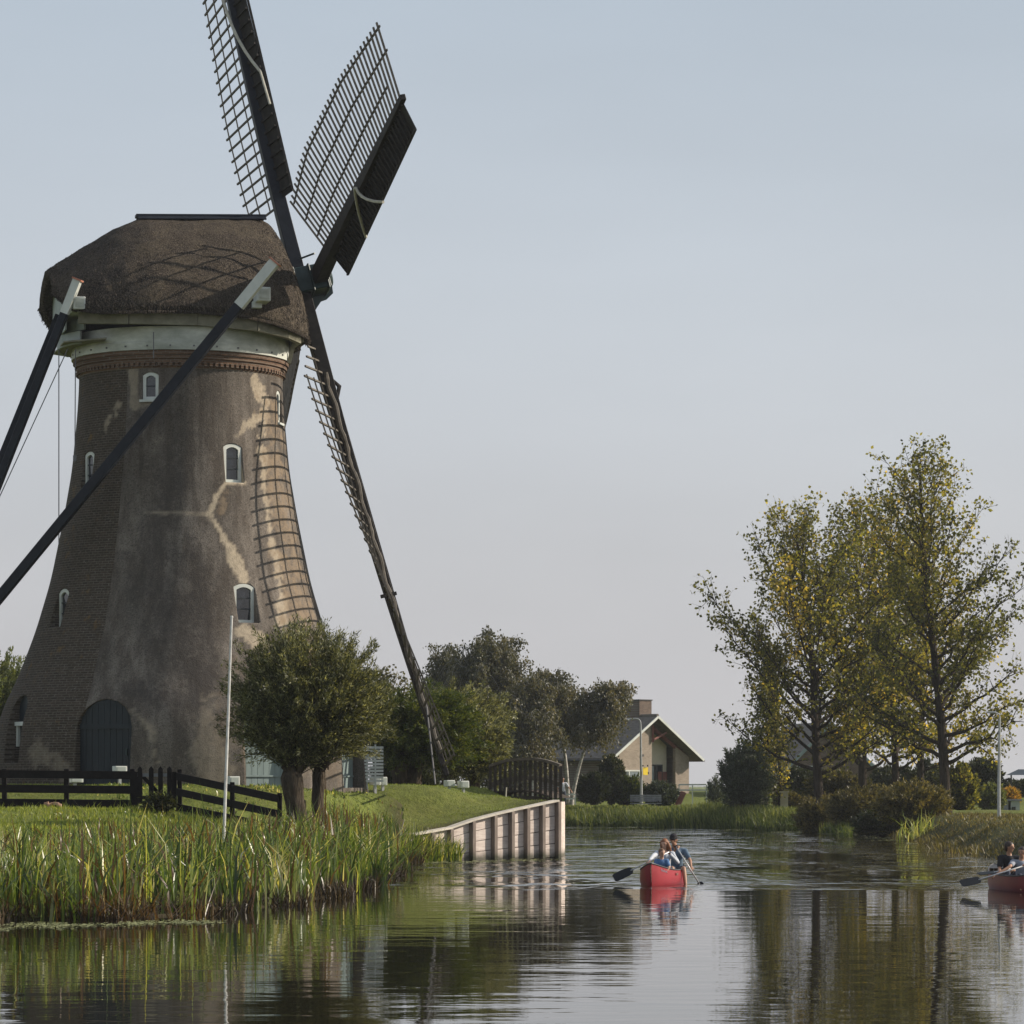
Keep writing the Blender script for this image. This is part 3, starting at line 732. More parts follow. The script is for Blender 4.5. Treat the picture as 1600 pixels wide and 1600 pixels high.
# rear gable: boarded wall set inside the thatch
gb = MB()
for i in range(9):
    q0 = -1.72+i*.385; top = 17.05+.75*math.sqrt(max(0, 1-((q0+.19)/2.0)**2))
    gb.box(K(-3.72, q0+.19, (top+15.95)/2), (.05, .375, top-15.95), hs, hq)
gb.build("rear_gable", M['grey_boards'], mill)
rt = MB()
for i in range(10):
    a0, a1 = -.5+1.0*i/10, -.5+1.0*(i+1)/10; am = (a0+a1)/2
    for (z0, z1, rr_) in ((15.55, 15.95, 3.95), (15.98, 16.35, 3.8)):
        cc_ = K(-rr_*cos(am)*1.0+.2, rr_*sin(am)*.9, (z0+z1)/2); ta = hs*sin(am)+hq*cos(am)*.9; ta /= np.linalg.norm(ta); oo = np.cross(ta, (0, 0, 1))
        rt.box(cc_, (rr_*.095, .07, z1-z0-.02), ta, oo)
rt.build("rear_skirt", M['grey_boards'], mill)
un = MB().prism([K(-3.7+.2, y_, 15.62) for y_ in ()] or [K(-3.75, -1.5, 15.60), K(-2.6, -2.6, 15.60), K(-2.6, 2.6, 15.60), K(-3.75, 1.5, 15.60)], (0, 0, .05))
un.build("rear_floor", M['olive_wood'], mill)
cbm = MB()
for sg in (-1, 1):
    pts = [K(-3.4, sg*2.45, 16.22), K(-2, sg*3.2, 16.16), K(0, sg*3.42, 16.15), K(1.8, sg*3.3, 16.05), K(2.8, sg*2.7, 15.95), K(3.3, sg*2.05, 15.88)]
    for a_, b_ in zip(pts[:-1], pts[1:]): cbm.bar(a_, b_, .16, .34)
cbm.bar(K(3.36, -2.0, 15.9), K(3.36, 2.0, 15.9), .2, .24)
cbm.build("cap_beam", M['olive_wood'], mill)
# braces under the front of the cap (visible just right of the tower top)
for q_ in (1.3, .4): MB().bar(K(3.3, q_, 15.9), K(3.12, q_, 15.2), .1, .12).build("eave_bracket", M['olive_wood'], mill)
# small floodlight box under the cap eave near the long cross beam
MB().box(K(1.75, 3.62, 16.62), (.28, .22, .2), hs, hq).build("lamp_box", M['white_paint'], mill, bevel=.01)

# cross beams
def cross_beam(s_, z_, q1, w_):
    m = MB().box(K(s_, 0, z_), (w_, 2*q1, w_*1.05), hs, hq); o = m.build("cross_beam", M['white_paint'], mill, bevel=.02)
    MB().box(K(s_, q1+.012, z_), (w_*.7, .03, w_*.7), hs, hq).build("beam_end", M['ring_white'], o)
    return o
cross_beam(1.88, 16.88, 4.15, .40)
cross_beam(-3.45, 16.60, 3.0, .36)
# braces to the tail
T0 = P(-232, 1215, 103.5)
def brace(u0, v0, d0, frac, w_, t_end):
    a = P(u0, v0, d0); b = np.array(t_end); m_ = a+(b-a)*frac
    o = MB().bar(m_, b, w_, w_*1.1).build("tail_brace", M['black_paint'], mill, bevel=.015)
    MB().bar(a, m_+(a-m_)/np.linalg.norm(a-m_)*.002, w_*1.03, w_*1.13).build("painted_end", M['white_paint'], o)
    e_ = (a-b)/np.linalg.norm(a-b); MB().bar(a, a+e_*.05, w_*1.35, w_*1.4).build("end_board", M['red_end'], o)
brace(429, 410, 101.6, .083, .26, T0)
brace(121, 438, 102.2, .066, .21, P(-182, 1215, 103.3))
MB().bar(P(91, 492, 104.6), P(-200, 1215, 103.8), .19, .19).build("tail_pole", M['black_paint'], mill, bevel=.015)
MB().box(T0+np.array([0, .2, -.3]), (.5, .5, 1.0)).build("tail_winch", M['black_paint'], mill, bevel=.03)
for a, b in ((P(92, 545, 103.6), P(92, 850, 103.6)), (P(118, 545, 103.4), P(117, 722, 103.4)), (P(106, 545, 103.8), P(-60, 905, 103.8)), (P(240, 519, 102.4), P(240, 560, 102.3))):
    MB().tube([a, b], .016 if a[0] > -1e9 else .02, 5).build("cable", M['cable'], mill)
MB().box(P(117, 716, 102.5), (.10, .1, .16)).build("cable_pulley", M['cable'], mill)

# ---- sails
nv = np.array([cos(PIT)*cos(YAW), cos(PIT)*sin(YAW), sin(PIT)])
av = np.cross([0, 0, 1.0], nv); av /= np.linalg.norm(av); bv = np.cross(nv, av)
e1 = -cos(ROLL)*bv+sin(ROLL)*av; s2v = -np.cross(nv, e1)
SD = [e1, s2v, -e1, -s2v]
DH = 106+4.2*sin(YAW); HUB = P(494, 437, DH)
def bar_pt(k, r, q, off=0.0):
    w_ = R(np.interp(r, [2.3, 8, 15.8], [31, 19, 2] if k == 0 else [23, 13, 2])); Ld = SD[(k+1) % 4]
    return OR(k, r)+nv*off+(cos(w_)*Ld-sin(w_)*nv)*q
def bow_(k, r): return .05 if k % 2 else -.52*(1-(r/16.0)**2)   # the long stock is bowed, its tips forward
def OR(k, r): return HUB+nv*bow_(k, r)+SD[k]*r
def lat_w(r): return float(np.interp(r, [2.4, 6, 11, 15.8], [1.85, 2.3, 2.4, 2.12]))
head = MB()
head.tube([HUB-nv*2.2, HUB-nv*.55], [.36, .40], 14)
head.box(HUB-nv*.22, (1.15, .80, .80), nv, SD[0], SD[1])
head.tube([HUB+nv*.34, HUB+nv*.48], [.34, .28], 14)
for q_ in (-.72, -.22, .26): head.box(HUB+nv*q_, (.08, .90, .90), nv, SD[0], SD[1])
hd = head.build("windshaft_head", M['green_iron'], mill, bevel=.03)
def bd(s_, z_): return HUB+hs*s_+np.array([0, 0, z_])-hq*.35
br = MB().prism([bd(-.2, -.30), bd(.45, -.22), bd(.56, -.05), bd(.60, -.35), bd(.40, -.55), bd(.22, -.62), bd(.10, -.80), bd(-.05, -1.05), bd(-.2, -.9)], -hq*.08)
br.build("beard_board", M['green_iron'], mill)
# protective rail seen between the two stocks
MB().tube([OR(2, .72), HUB+SD[2]*.62+SD[1]*.75], .03, 6).build("iron_strap", M['green_iron'], mill)
for k in range(4):
    S = SD[k]; L = SD[(k+1) % 4]
    m = MB(); rr8 = np.linspace(0, SR, 11); ww8 = np.interp(rr8, [0, 2.5, SR], [.46, .44, .17])
    Vs = []
    for r_, w8 in zip(rr8, ww8):
        for (sa, sb_) in ((-1, -1), (1, -1), (1, 1), (-1, 1)): Vs.append(OR(k, r_)+L*sa*w8/2+nv*sb_*w8*.46)
    m.add(Vs, [(4*j+i, 4*j+(i+1) % 4, 4*j+4+(i+1) % 4, 4*j+4+i) for j in range(10) for i in range(4)]+[(0, 1, 2, 3), (40, 41, 42, 43)])
    so_ = m.build("sail", M['sail_wood'] if k != 2 else M['black_paint'], mill, bevel=.015)
    so_["label"] = ["lower lattice sail reaching down to the grass", "lattice sail raised to the right towards the camera", "lattice sail cut by the top edge of the picture", "lattice sail hidden behind the tower"][k]
    lt_ = MB(); r = 2.55 if k else 2.2; i = 0; broken = {32: .45}
    while r < 15.75:
        w_ = lat_w(r)
        a_ = bar_pt(k, r, -.12); b_ = bar_pt(k, r, w_+.13)
        if k == 0 and r < 3.2: b_ = bar_pt(k, r, w_*(.45+.22*(r-2.2)/.4))
        lt_.bar(a_, b_, .058, .05, up=nv)
        r += .385; i += 1
    for fq in (1.0, .68, .36):
        rs_ = np.linspace(2.6 if (k or fq < .5) else 3.3, 15.72, 26)
        if k == 1 and fq == .36: rs_ = rs_[:-2]
        for ra, rb_ in zip(rs_[:-1], rs_[1:]):
            lt_.bar(bar_pt(k, ra, lat_w(ra)*fq, .035), bar_pt(k, rb_, lat_w(rb_)*fq, .035), .055, .035, up=nv)
    lt_.build("lattice", M['lattice_wood'], so_)
    # wind board on the leading side
    wb = MB(); rs_ = np.linspace(2.7, 15.7, 27)
    def wp(r_, q_, off=0):
        a_ = R(np.interp(r_, [2.7, 9, 15.7], [24, 18, 12])); return OR(k, r_)+(-cos(a_)*L+sin(a_)*nv)*q_+nv*off
    for ra, rb_ in zip(rs_[:-1], rs_[1:]):
        wb.hexa([wp(ra, .06), wp(ra, .86), wp(rb_, .86), wp(rb_, .06), wp(ra, .06, .03), wp(ra, .86, .03), wp(rb_, .86, .03), wp(rb_, .06, .03)])
    wb.build("wind_board", M['sail_wood'], so_)
    rb2 = MB(); r = 2.9
    while r < 15.6:
        rb2.bar(wp(r, .1, -.035), wp(r, .88, -.035), .07, .06, up=nv); r += .385
    rb2.bar(wp(2.7, .86, -.01), wp(15.7, .86, -.01), .05, .07, up=nv)
    rb2.build("board_rib", M['sail_wood'], so_)
    # rolled sail cloth and its ropes
    if k == 2:
        MB().tube(bez(OR(k, 10.2)+nv*-.25+L*-.05, OR(k, 8.2)-L*.2-nv*.42, wp(6.6, .84, -.06), 9), .05, 6).tube([wp(6.6, .84, -.06), wp(5.5, .9, -.05)], .045, 6).build("rope", M['rope'], so_)
    if k == 1:
        MB().tube(bez(wp(8.9, .05, -.2), wp(8.9, .5, -.34), wp(9.9, .95, -.05), 6), .045, 6).tube(bez(wp(8.9, .05, -.24), wp(7.9, .3, -.2), wp(6.6, .92, -.05), 6), .045, 6).build("rope", M['rope'], so_)
    if k in (0, 3):
        cl = MB(); pts = [OR(k, r_)-L*.02+nv*(-.02+.03*sin(r_*5))+L*(.30+.05*sin(r_*3.1)) for r_ in np.linspace(3.0, 15.2, 60)]
        cl.tube(pts, [.055+.03*abs(sin(i*1.7)) for i in range(60)], 7)
        cl.build("rolled_cloth", M['rope'] if k else M['lattice_wood'], so_)
    if k == 0:
        ex = MB()
        ex.tube([OR(k, 3.2)+nv*.2, OR(k, 3.45)+nv*.34, OR(k, 3.8)+nv*.2], [.04, .08, .04], 6)
        ex.build("sail_clamp", M['sail_wood'], so_); MB().box(bar_pt(0, 10.2, .3), (.5, .1, .1), nv, L, S).build("cleat", M['sail_wood'], so_)
        MB().tube([P(665, 1090, 105), P(680, 1225, 104.6)], .03, 5).build("tether", M['cable'], so_)

# ------------------------------------------------------------------ vegetation builders
def unit(v): return v/(np.linalg.norm(v, axis=-1, keepdims=True)+1e-9)
def leaves_mesh(name, C, D, length, width, mat, parent, rs, lv=.3, tint=None, droopn=None):
    """one four-cornered leaf per centre C along direction D"""
    n = len(C); D = unit(D); N = unit(rs.normal(size=(n, 3))); X = unit(np.cross(D, N))
    ln = length*(1+lv*rs.uniform(-1, 1, n))[:, None]; wd = width*(1+lv*rs.uniform(-1, 1, n))[:, None]
    V = np.empty((n, 4, 3)); V[:, 0] = C; V[:, 1] = C+D*ln*.45+X*wd/2; V[:, 2] = C+D*ln+np.cross(X, D)*wd*.15; V[:, 3] = C+D*ln*.45-X*wd/2
    F = np.arange(4*n).reshape(n, 4)
    if tint is None: tint = rs.uniform(0, 1, n)
    return fast_mesh(name, V.reshape(-1, 3), F, mat, parent=parent, tint=np.clip(tint, 0, 1))

class Wood:
    def __init__(s): s.V = []; s.F = []; s.n = 0
    def tube(s, pts, rad, n=5):
        V, F = tube_arr(pts, rad, n); s.V.append(V); s.F.append(np.array(F)+s.n); s.n += len(V)
    def build(s, name, mat, parent):
        return fast_mesh(name, np.concatenate(s.V), np.concatenate(s.F), mat, parent=parent, smooth=True)

def tree(name, label, base, H, crown_r, seed, leafmat, bark, cat="tree", group=None, t0=.2, nb=46, lean=(0, 0), r0=.22, lsize=.15, dens=24,
         prof=None, elev=(35, 60), droop=0.0, tone=(.35, .22), patch=.35, subs=9, top_thin=.35, trunk_wob=.25, keep=None, sag=0.0, twigs=0):
    rs = np.random.RandomState(seed)
    base = np.array(base, float); o = empty(name, base, label, cat, group)
    w = Wood(); tt = np.linspace(0, 1, 14)
    ph = rs.uniform(0, 6, 4)
    trunk = base+np.stack([lean[0]*tt**1.3+trunk_wob*np.sin(tt*5+ph[0])*tt, lean[1]*tt+trunk_wob*np.sin(tt*4+ph[1])*tt, tt*H-.15*(tt == 0)], 1)
    trad = r0*(1-tt)**.85+.015; trad[0] *= 1.35
    w.tube(trunk, trad, 9)
    prof = prof or (lambda f: (math.sin(math.pi*min(1, f*.92+.12))**.8))
    Cs = []; Ds = []; Ts = []
    for b in range(nb):
        f = (b+rs.uniform(0, 1))/nb; tb_ = t0+(1-t0)*f*.97
        p0 = np.array([np.interp(tb_, tt, trunk[:, i]) for i in range(3)])
        az = b*2.39996+rs.uniform(-.6, .6)
        L = crown_r*prof(f)*rs.uniform(.7, 1.12)
        if L < .25: L = .25
        el = R(np.interp(f, [0, 1], elev)+rs.uniform(-12, 12))
        d = np.array([cos(az)*cos(el), sin(az)*cos(el), sin(el)])
        mid = p0+d*L*.55; end = p0+d*L+np.array([0, 0, L*.22-droop*L*.5-sag*L*(1-f)])
        pts = bez(p0, mid, end, 8)+np.concatenate([np.zeros((1, 3)), rs.normal(0, .035*L**.5, (7, 3))])
        br = max(.012, np.interp(tb_, tt, trad)*.48)
        w.tube(pts, np.linspace(br, .008, 8), 5)
        btone = rs.normal(tone[0], tone[1]*.7)
        ns = max(3, int(subs*L/2.2))
        for s_ in range(ns):
            g = .18+.82*(s_+rs.uniform(0, 1))/ns
            q0 = np.array([np.interp(g*7, range(8), pts[:, i]) for i in range(3)])
            sl = (.28*L*(1.15-g*.6)+.25)*rs.uniform(.6, 1.2)
            sd_ = unit(d*.6+rs.normal(0, .62, 3)+np.array([0, 0, .35-droop*1.3]))
            q2 = q0+sd_*sl+np.array([0, 0, -droop*sl*1.1]); q1 = q0+sd_*sl*.5+np.array([0, 0, .08*sl])
            sp = bez(q0, q1, q2, 5)
            w.tube(sp, np.linspace(max(.007, br*.3), .004, 5), 3)
            if twigs:
                btone2 = rs.normal(btone, .1)
                for q_ in range(max(2, int(twigs*sl))):
                    gq = rs.uniform(.2, 1.0); t0_ = np.array([np.interp(gq*4, range(5), sp[:, i]) for i in range(3)])
                    tl = rs.uniform(.25, .6); td = unit(sd_*.5+rs.normal(0, .7, 3)+np.array([0, 0, .35])); te = t0_+td*tl
                    w.tube(np.array([t0_, te]), [.006, .004], 3)
                    m_ = int(dens*.5*rs.uniform(.3, 1.5))+1
                    cc = t0_+(te-t0_)*rs.uniform(.3, 1.15, m_)[:, None]+rs.normal(0, lsize*.6, (m_, 3))
                    Cs.append(cc); Ds.append(rs.normal(size=(m_, 3))+np.array([0, 0, -.5])); Ts.append(rs.normal(btone2, tone[1]*.7, m_))
            nl = int(dens*sl*rs.uniform(.4, 1.4)*(1-top_thin*f))+2
            if rs.rand() < .08: nl = nl//4
            gg = rs.uniform(.15, 1.08, nl)
            c = np.stack([np.interp(gg*4, range(5), sp[:, i]) for i in range(3)], 1)+rs.normal(0, lsize*.75+.03*sl, (nl, 3))
            if droop: c[:, 2] -= rs.exponential(.22*droop*sl+.05, nl)
            Cs.append(c); Ds.append(rs.normal(size=(nl, 3))+np.array([0, 0, -.5-droop*2]))
            Ts.append(rs.normal(btone+rs.normal(0, .12), tone[1]*.8, nl))
    wo_ = w.build("trunk", bark, o)
    C = np.concatenate(Cs); D = np.concatenate(Ds); T = np.concatenate(Ts)
    if keep is not None:
        k_ = keep(C); C, D, T = C[k_], D[k_], T[k_]
    leaves_mesh("crown", C, D, lsize, lsize*.8, leafmat, o, rs, tint=T)
    return o

def shoot_bush(name, label, base, heads, radii, center, n, seed, leafmat, bark, cat="tree", group=None, trunk_r=.26, leaf=(.13, .026), per=62, tone=(.45, .22),
               wisps=.12, low=-.35, f0=.22, trunks=None, twig=.008, inner=.0, wood_name="trunk"):
    """pollard or shrub: many shoots from the head(s) out to an uneven ellipsoid, with slim leaves along them"""
    rs = np.random.RandomState(seed); base = np.array(base, float)
    o = empty(name, base, label, cat, group); w = Wood()
    heads = [np.array(h, float) for h in heads]
    for h in (trunks if trunks is not None else heads):
        h = np.array(h, float)
        if trunk_r:
            b0 = base+(np.array([h[0], h[1], base[2]])-base)*.55
            ph = rs.uniform(0, 6)
            pts = np.array([b0+(h-b0)*t_+np.array([.05*sin(t_*5+ph), .03*cos(t_*4+ph), -.2*(t_ == 0)]) for t_ in np.linspace(0, 1, 9)])
            V, F = tube_arr(pts, trunk_r*np.array([1.35, 1.1, 1.0, .95, .93, .93, .96, 1.0, .8]), 16)
            V = V+np.array([[mnoise.noise(Vector((v[0]*5, v[1]*5, v[2]*1.5)))*trunk_r*.35, mnoise.noise(Vector((v[0]*5+7, v[1]*5, v[2]*1.5)))*trunk_r*.35, 0] for v in V])
            w.V.append(V); w.F.append(np.array(F)+w.n); w.n += len(V)
            # knobbly head
            for q in range(7):
                a_ = q*.9; w.tube([h-np.array([0, 0, .12]), h+np.array([cos(a_)*trunk_r*1.1, sin(a_)*trunk_r*1.1, .08+.1*rs.rand()])], [trunk_r*.55, trunk_r*.3], 7)
    center = np.array(center, float); radii = np.array(radii, float)
    Cs = []; Ds = []; Ts = []
    bumps = unit(rs.normal(size=(14, 3))); bamp = rs.uniform(-.16, .16, 14)
    for k in range(n):
        z = rs.uniform(low, 1); a = rs.uniform(0, 2*pi); rr_ = math.sqrt(1-z*z) if abs(z) < 1 else 0
        u = np.array([cos(a)*rr_, sin(a)*rr_, z])
        m = 1+float(np.sum(bamp*np.clip(bumps@u-.55, 0, 1)*2.4))
        m *= rs.uniform(.72, 1.04) if rs.rand() > inner else rs.uniform(.4, .8)
        if rs.rand() < wisps: m *= rs.uniform(1.05, 1.22)
        tgt = center+u*radii*m
        h = heads[rs.randint(len(heads))] if len(heads) > 1 else heads[0]
        h = h+rs.normal(0, .08, 3); 
        midp = h+(tgt-h)*.5+np.array([0, 0, .22*np.linalg.norm((tgt-h)[:2])*(1 if z > -.1 else .7)])
        sp = bez(h, midp, tgt, 7)
        w.tube(sp, np.linspace(twig*1.8, twig*.4, 7), 3)
        L = np.linalg.norm(tgt-h); nl = int(per*L*rs.uniform(.6, 1.25))
        gg = rs.uniform(f0, 1.03, nl)**.8
        c = np.stack([np.interp(gg*6, range(7), sp[:, i]) for i in range(3)], 1)
        dirv = unit(np.gradient(sp, axis=0)); dd = np.stack([np.interp(gg*6, range(7), dirv[:, i]) for i in range(3)], 1)
        Cs.append(c+rs.normal(0, .045, (nl, 3))); Ds.append(dd+rs.normal(0, .65, (nl, 3))); Ts.append(rs.normal(tone[0]+rs.normal(0, .1), tone[1], nl))
    w.build(wood_name, bark, o)
    leaves_mesh("crown", np.concatenate(Cs), np.concatenate(Ds), leaf[0], leaf[1], leafmat, o, rs, tint=np.concatenate(Ts))
    return o

def blades(name, X, Y, Z, H, W, rs, mat, lean=.18, tint=None, seg=3, bend=.25, wind=(.0, .0), org=None):
    n = len(X); B = np.stack([X, Y, Z], 1)
    a = rs.uniform(0, 2*pi, n); ld = np.stack([np.cos(a), np.sin(a), np.zeros(n)], 1)*np.abs(rs.normal(0, lean, n))[:, None]+np.array([wind[0], wind[1], 0])
    fa = rs.uniform(0, pi, n); side = np.stack([np.cos(fa), np.sin(fa), np.zeros(n)], 1)
    bd = rs.normal(0, bend, n)[:, None]*ld/(np.linalg.norm(ld, axis=1, keepdims=True)+1e-6)
    V = np.empty((n, (seg+1)*2, 3))
    for i in range(seg+1):
        t_ = i/seg
        c = B+ld*(H*t_)[:, None]+bd*(H*t_**3)[:, None]+np.array([0, 0, 1.0])*(H*t_*(1-.25*np.abs(bd).sum(1)*t_*t_))[:, None]
        w_ = (W*(1-t_**2.2)*.5+.0015)[:, None]*side
        V[:, 2*i] = c-w_; V[:, 2*i+1] = c+w_
    base = np.arange(n)[:, None]*(seg+1)*2
    F = np.concatenate([base+np.array([2*i, 2*i+1, 2*i+3, 2*i+2]) for i in range(seg)], 0)
    tn = np.tile(np.clip(tint if tint is not None else rs.uniform(0, 1, n), 0, 1), seg)
    return fast_mesh(name, V.reshape(-1, 3), F, mat, tint=tn, org=np.zeros(3))

def scatter(n, x0, x1, y0, y1, rs, cond):
    xs = []; ys = []; got = 0
    while got < n:
        x = rs.uniform(x0, x1, n*2); y = rs.uniform(y0, y1, n*2); k = cond(x, y); xs.append(x[k]); ys.append(y[k]); got += k.sum()
        if k.sum() == 0: break
    x = np.concatenate(xs)[:n]; y = np.concatenate(ys)[:n]; return x, y

# ------------------------------------------------------------------ reeds and grass
rs = np.random.RandomState(11)
def vis(x, y, m=60):  # roughly in the picture (photo columns)
    u = 800+F_PX*x/y; return (u > -m) & (u < 1600+m)
NR = 15500
def c_reed(x, y):
    s = sdist(x, y); n_ = np.sin(x*1.9+y*.8)*.6+np.sin(x*.7-y*1.3)*.5
    u = 800+F_PX*x/y
    wid = np.interp(u, [0, 250, 520, 640, 700], [9, 8, 6, 4, 2.0])
    return (s > -.15-.45*n_) & (s < wid) & vis(x, y, 120) & (y < 105.5) & (u < 690)
x, y = scatter(NR, -14, -1, 56, 106, rs, c_reed)
# clump
nc = 620; ci = rs.randint(0, len(x), nc); near_c = rs.randint(0, nc, len(x)); mv = rs.rand(len(x)) < .6
dx_ = x[ci][near_c]; dy_ = y[ci][near_c]
xx = np.where(mv, dx_+rs.normal(0, .13, len(x)), x); yy = np.where(mv, dy_+rs.normal(0, .13, len(x)), y)
z = np.maximum(height(xx, yy), -.25)
u_ = 800+F_PX*xx/yy; s_ = sdist(xx, yy)
def cap_h(u, d, z0, us, vs): return CAM_H-(np.interp(u, us, vs)-V_H)*d/F_PX-z0
Hh = np.minimum(1.5, cap_h(u_, yy, z, [0, 150, 300, 450, 520, 600, 640, 690], [1296, 1290, 1283, 1276, 1258, 1268, 1300, 1318]))
Hh = np.maximum(.15, Hh)*np.where(rs.rand(len(xx)) < .12, rs.uniform(1.0, 1.22, len(xx)), rs.uniform(.55, 1.02, len(xx)))
Hh *= 1+.10*np.sin(xx*2.3+yy)+.06*np.sin(xx*5)+rs.normal(0, .12, nc)[near_c]
ctn = rs.normal(0, .16, nc)[near_c]; tn = np.clip(rs.normal(.52, .2, len(xx))+ctn, .18, 1); dead = rs.rand(len(xx)) < (.07+.25*(np.sin(xx*1.3+1)*np.sin(yy*.9) > .45)); tn[dead] = rs.uniform(0, .16, dead.sum())
rb_ = blades("reed_bed", xx, yy, z-.05, Hh, rs.uniform(.026, .066, len(xx)), rs, M['reed'], lean=.12, tint=tn, bend=.4, wind=(.03, 0))
tag(rb_, "tall green and yellowing reeds along the near left bank", "reeds", kind="stuff")
# flowering plumes standing a little above the bed
rs = np.random.RandomState(19)
x, y = scatter(520, -14, -1, 58, 100, rs, lambda x, y: c_reed(x, y) & (sdist(x, y) > .1))
ux = 800+F_PX*x/y; zt_ = cap_h(ux, y, 0, [0, 150, 300, 450, 520, 600, 640, 690], [1292, 1284, 1279, 1272, 1254, 1264, 1296, 1314])+rs.uniform(-.35, .12, len(x))
o = blades("reed_plumes", x, y, zt_-.42, np.full(len(x), .45), rs.uniform(.02, .045, len(x)), rs, M['reed'], lean=.2, tint=rs.uniform(0, .14, len(x)), bend=.5)
tag(o, "brown tips of reeds standing out above the near reed bed", "reeds", kind="stuff")
# a few bent brown stalks leaning over the water, and dead litter darkened as painted shade at the foot of the bed
rs = np.random.RandomState(12)
x, y = scatter(9000, -14, -1, 56, 104, rs, lambda x, y: (sdist(x, y) > -.25-.35*np.sin(x*2.1+y)) & (sdist(x, y) < .9) & vis(x, y, 100) & (800+F_PX*x/y < 660))
lit = blades("reed_litter_shade", x, y, np.full(len(x), -.06), rs.uniform(.12, .55, len(x)), rs.uniform(.015, .035, len(x)), rs, M['litter'], lean=.45, tint=rs.uniform(0, 1, len(x))**1.5, bend=.6, seg=2)
tag(lit, "dead litter coloured dark brown to paint in the shade along the waterline of the near reeds", "reeds", kind="stuff")
x = rs.uniform(-8.8, -5.2, 160); y = np.array([59.3+.4*rs.rand() for _ in x]); 
rb_ = blades("dead_stalks", x, y, np.full(160, -.05), rs.uniform(.4, 1.0, 160), np.full(160, .022), rs, M['reed'], lean=.8, tint=rs.uniform(0, .15, 160), bend=.6)
tag(rb_, "bent brown dead stalks at the foot of the near reeds", "reeds", kind="stuff")
# rough grass band between reeds and fence, and around it
rs = np.random.RandomState(13)
def c_rough(x, y):
    u = 800+F_PX*x/y; s = sdist(x, y)
    return (s > 3) & vis(x, y) & (y < np.interp(u, [0, 210, 300, 440, 520, 640], [94.5, 94.5, 93, 90, 96, 103])) & (u < 640)
x, y = scatter(30000, -15, -2, 64, 104, rs, c_rough)
u_ = 800+F_PX*x/y
hh = rs.uniform(.06, .20, len(x))*(1+1.2*(rs.rand(len(x)) < .06))*np.interp(u_, [0, 200, 330, 520, 640], [.6, .8, 1.3, 1.8, 1.2])
o = blades("rough_grass", x, y, height(x, y)-.02, hh, rs.uniform(.012, .026, len(x)), rs, M['grass_blade'], lean=.35, tint=np.clip(rs.normal(.62, .2, len(x)), 0, 1), seg=2)
tag(o, "bright rough grass between the reeds and the black fence", "grass", kind="stuff")
x, y = scatter(26000, -15, 2.5, 96, 121, rs, lambda x, y: (sdist(x, y) > .25) & vis(x, y) & (np.hypot(x-CM[0], y-CM[1]) > 5.7) & (y > 96-6*np.clip((800+F_PX*x/y-400)/100, 0, 1)))
o = blades("lawn", x, y, height(x, y)-.01, rs.uniform(.025, .07, len(x)), rs.uniform(.012, .03, len(x)), rs, M['grass_blade'], lean=.6, tint=np.clip(rs.normal(.42, .2, len(x)), 0, 1), seg=1)
tag(o, "short mown lawn on the mound around the mill", "grass", kind="stuff")
# weeds in front of the bulwark's left end
rs = np.random.RandomState(14)
def c_w(x, y): return (seg_dist(x, y, WALL_A-np.array([0.6, .6]), WALL_B) < .55) & (sdist(x, y) < .1)
x, y = scatter(1300, -4.8, -1.6, 102.5, 107.5, rs, c_w)
u_ = 800+F_PX*x/y
o = blades("bulwark_reeds", x, y, np.full(len(x), -.1), np.interp(u_, [600, 650, 700], [1.5, 1.15, .8])*rs.uniform(.4, 1.2, len(x)), rs.uniform(.02, .04, len(x)), rs, M['reed'], lean=.22, tint=rs.uniform(.2, .95, len(x)), bend=.4)
tag(o, "loose reeds growing against the left end of the plank wall", "reeds", kind="stuff")
# far bank reeds
rs = np.random.RandomState(15)
def c_far(x, y):
    s = sdist(x, y); u = 800+F_PX*x/y
    return (s > -.8) & (s < 2.6) & (u > 868) & (u < 1330) & (y > 150)
x, y = scatter(15000, 2, 20, 158, 212, rs, c_far)
u_ = 800+F_PX*x/y; s_ = sdist(x, y)
hh = np.interp(u_, [880, 980, 1040, 1110, 1200, 1260, 1330], [1.15, 1.1, 1.25, 1.5, 1.3, 1.0, .8])*rs.uniform(.5, 1.1, len(x))*(1+.15*np.sin(x*2.2+y*.6))
hh = np.minimum(hh, np.maximum(.2, cap_h(u_, y, height(x, y), [870, 960, 1040, 1110, 1200, 1330], [1262, 1258, 1257, 1248, 1254, 1262])*rs.uniform(.8, 1.1, len(x))))
o = blades("far_bank_reeds", x, y, np.maximum(height(x, y), -.2)-.05, hh*.92, rs.uniform(.04, .08, len(x)), rs, M['reed_far'], lean=.25, tint=np.clip(rs.normal(.5+.05*s_, .24, len(x)), 0, 1), bend=.35, seg=2)
tag(o, "green reeds fringing the far bank below the bungalow", "reeds", kind="stuff")
def c_rb(x, y):
    s = sdist(x, y); u = 800+F_PX*x/y
    return (s > -1.0-.6*np.sin(x*1.3)*np.sin(y*.7)) & (s < 9) & (u > 1390) & (u < 1680) & (y < 160) & (y > 100)
x, y = scatter(13000, 11, 24, 100, 160, rs, c_rb)
s_ = sdist(x, y)
hh = rs.uniform(.15, .55, len(x))*(1+.9*np.clip(1-np.abs(s_)/1.2, 0, 1))*(.7+.6*(np.sin(x*1.7+y*.5)+1)/2)
hh = hh*.36
o = blades("right_bank_weeds", x, y, np.maximum(height(x, y), -.2)-.04, hh, rs.uniform(.02, .05, len(x)), rs, M['weed'], lean=.5, tint=np.clip(rs.normal(.5, .28, len(x)), 0, 1), bend=.5, seg=2)
tag(o, "scrubby weeds and grass covering the right bank", "weeds", kind="stuff")
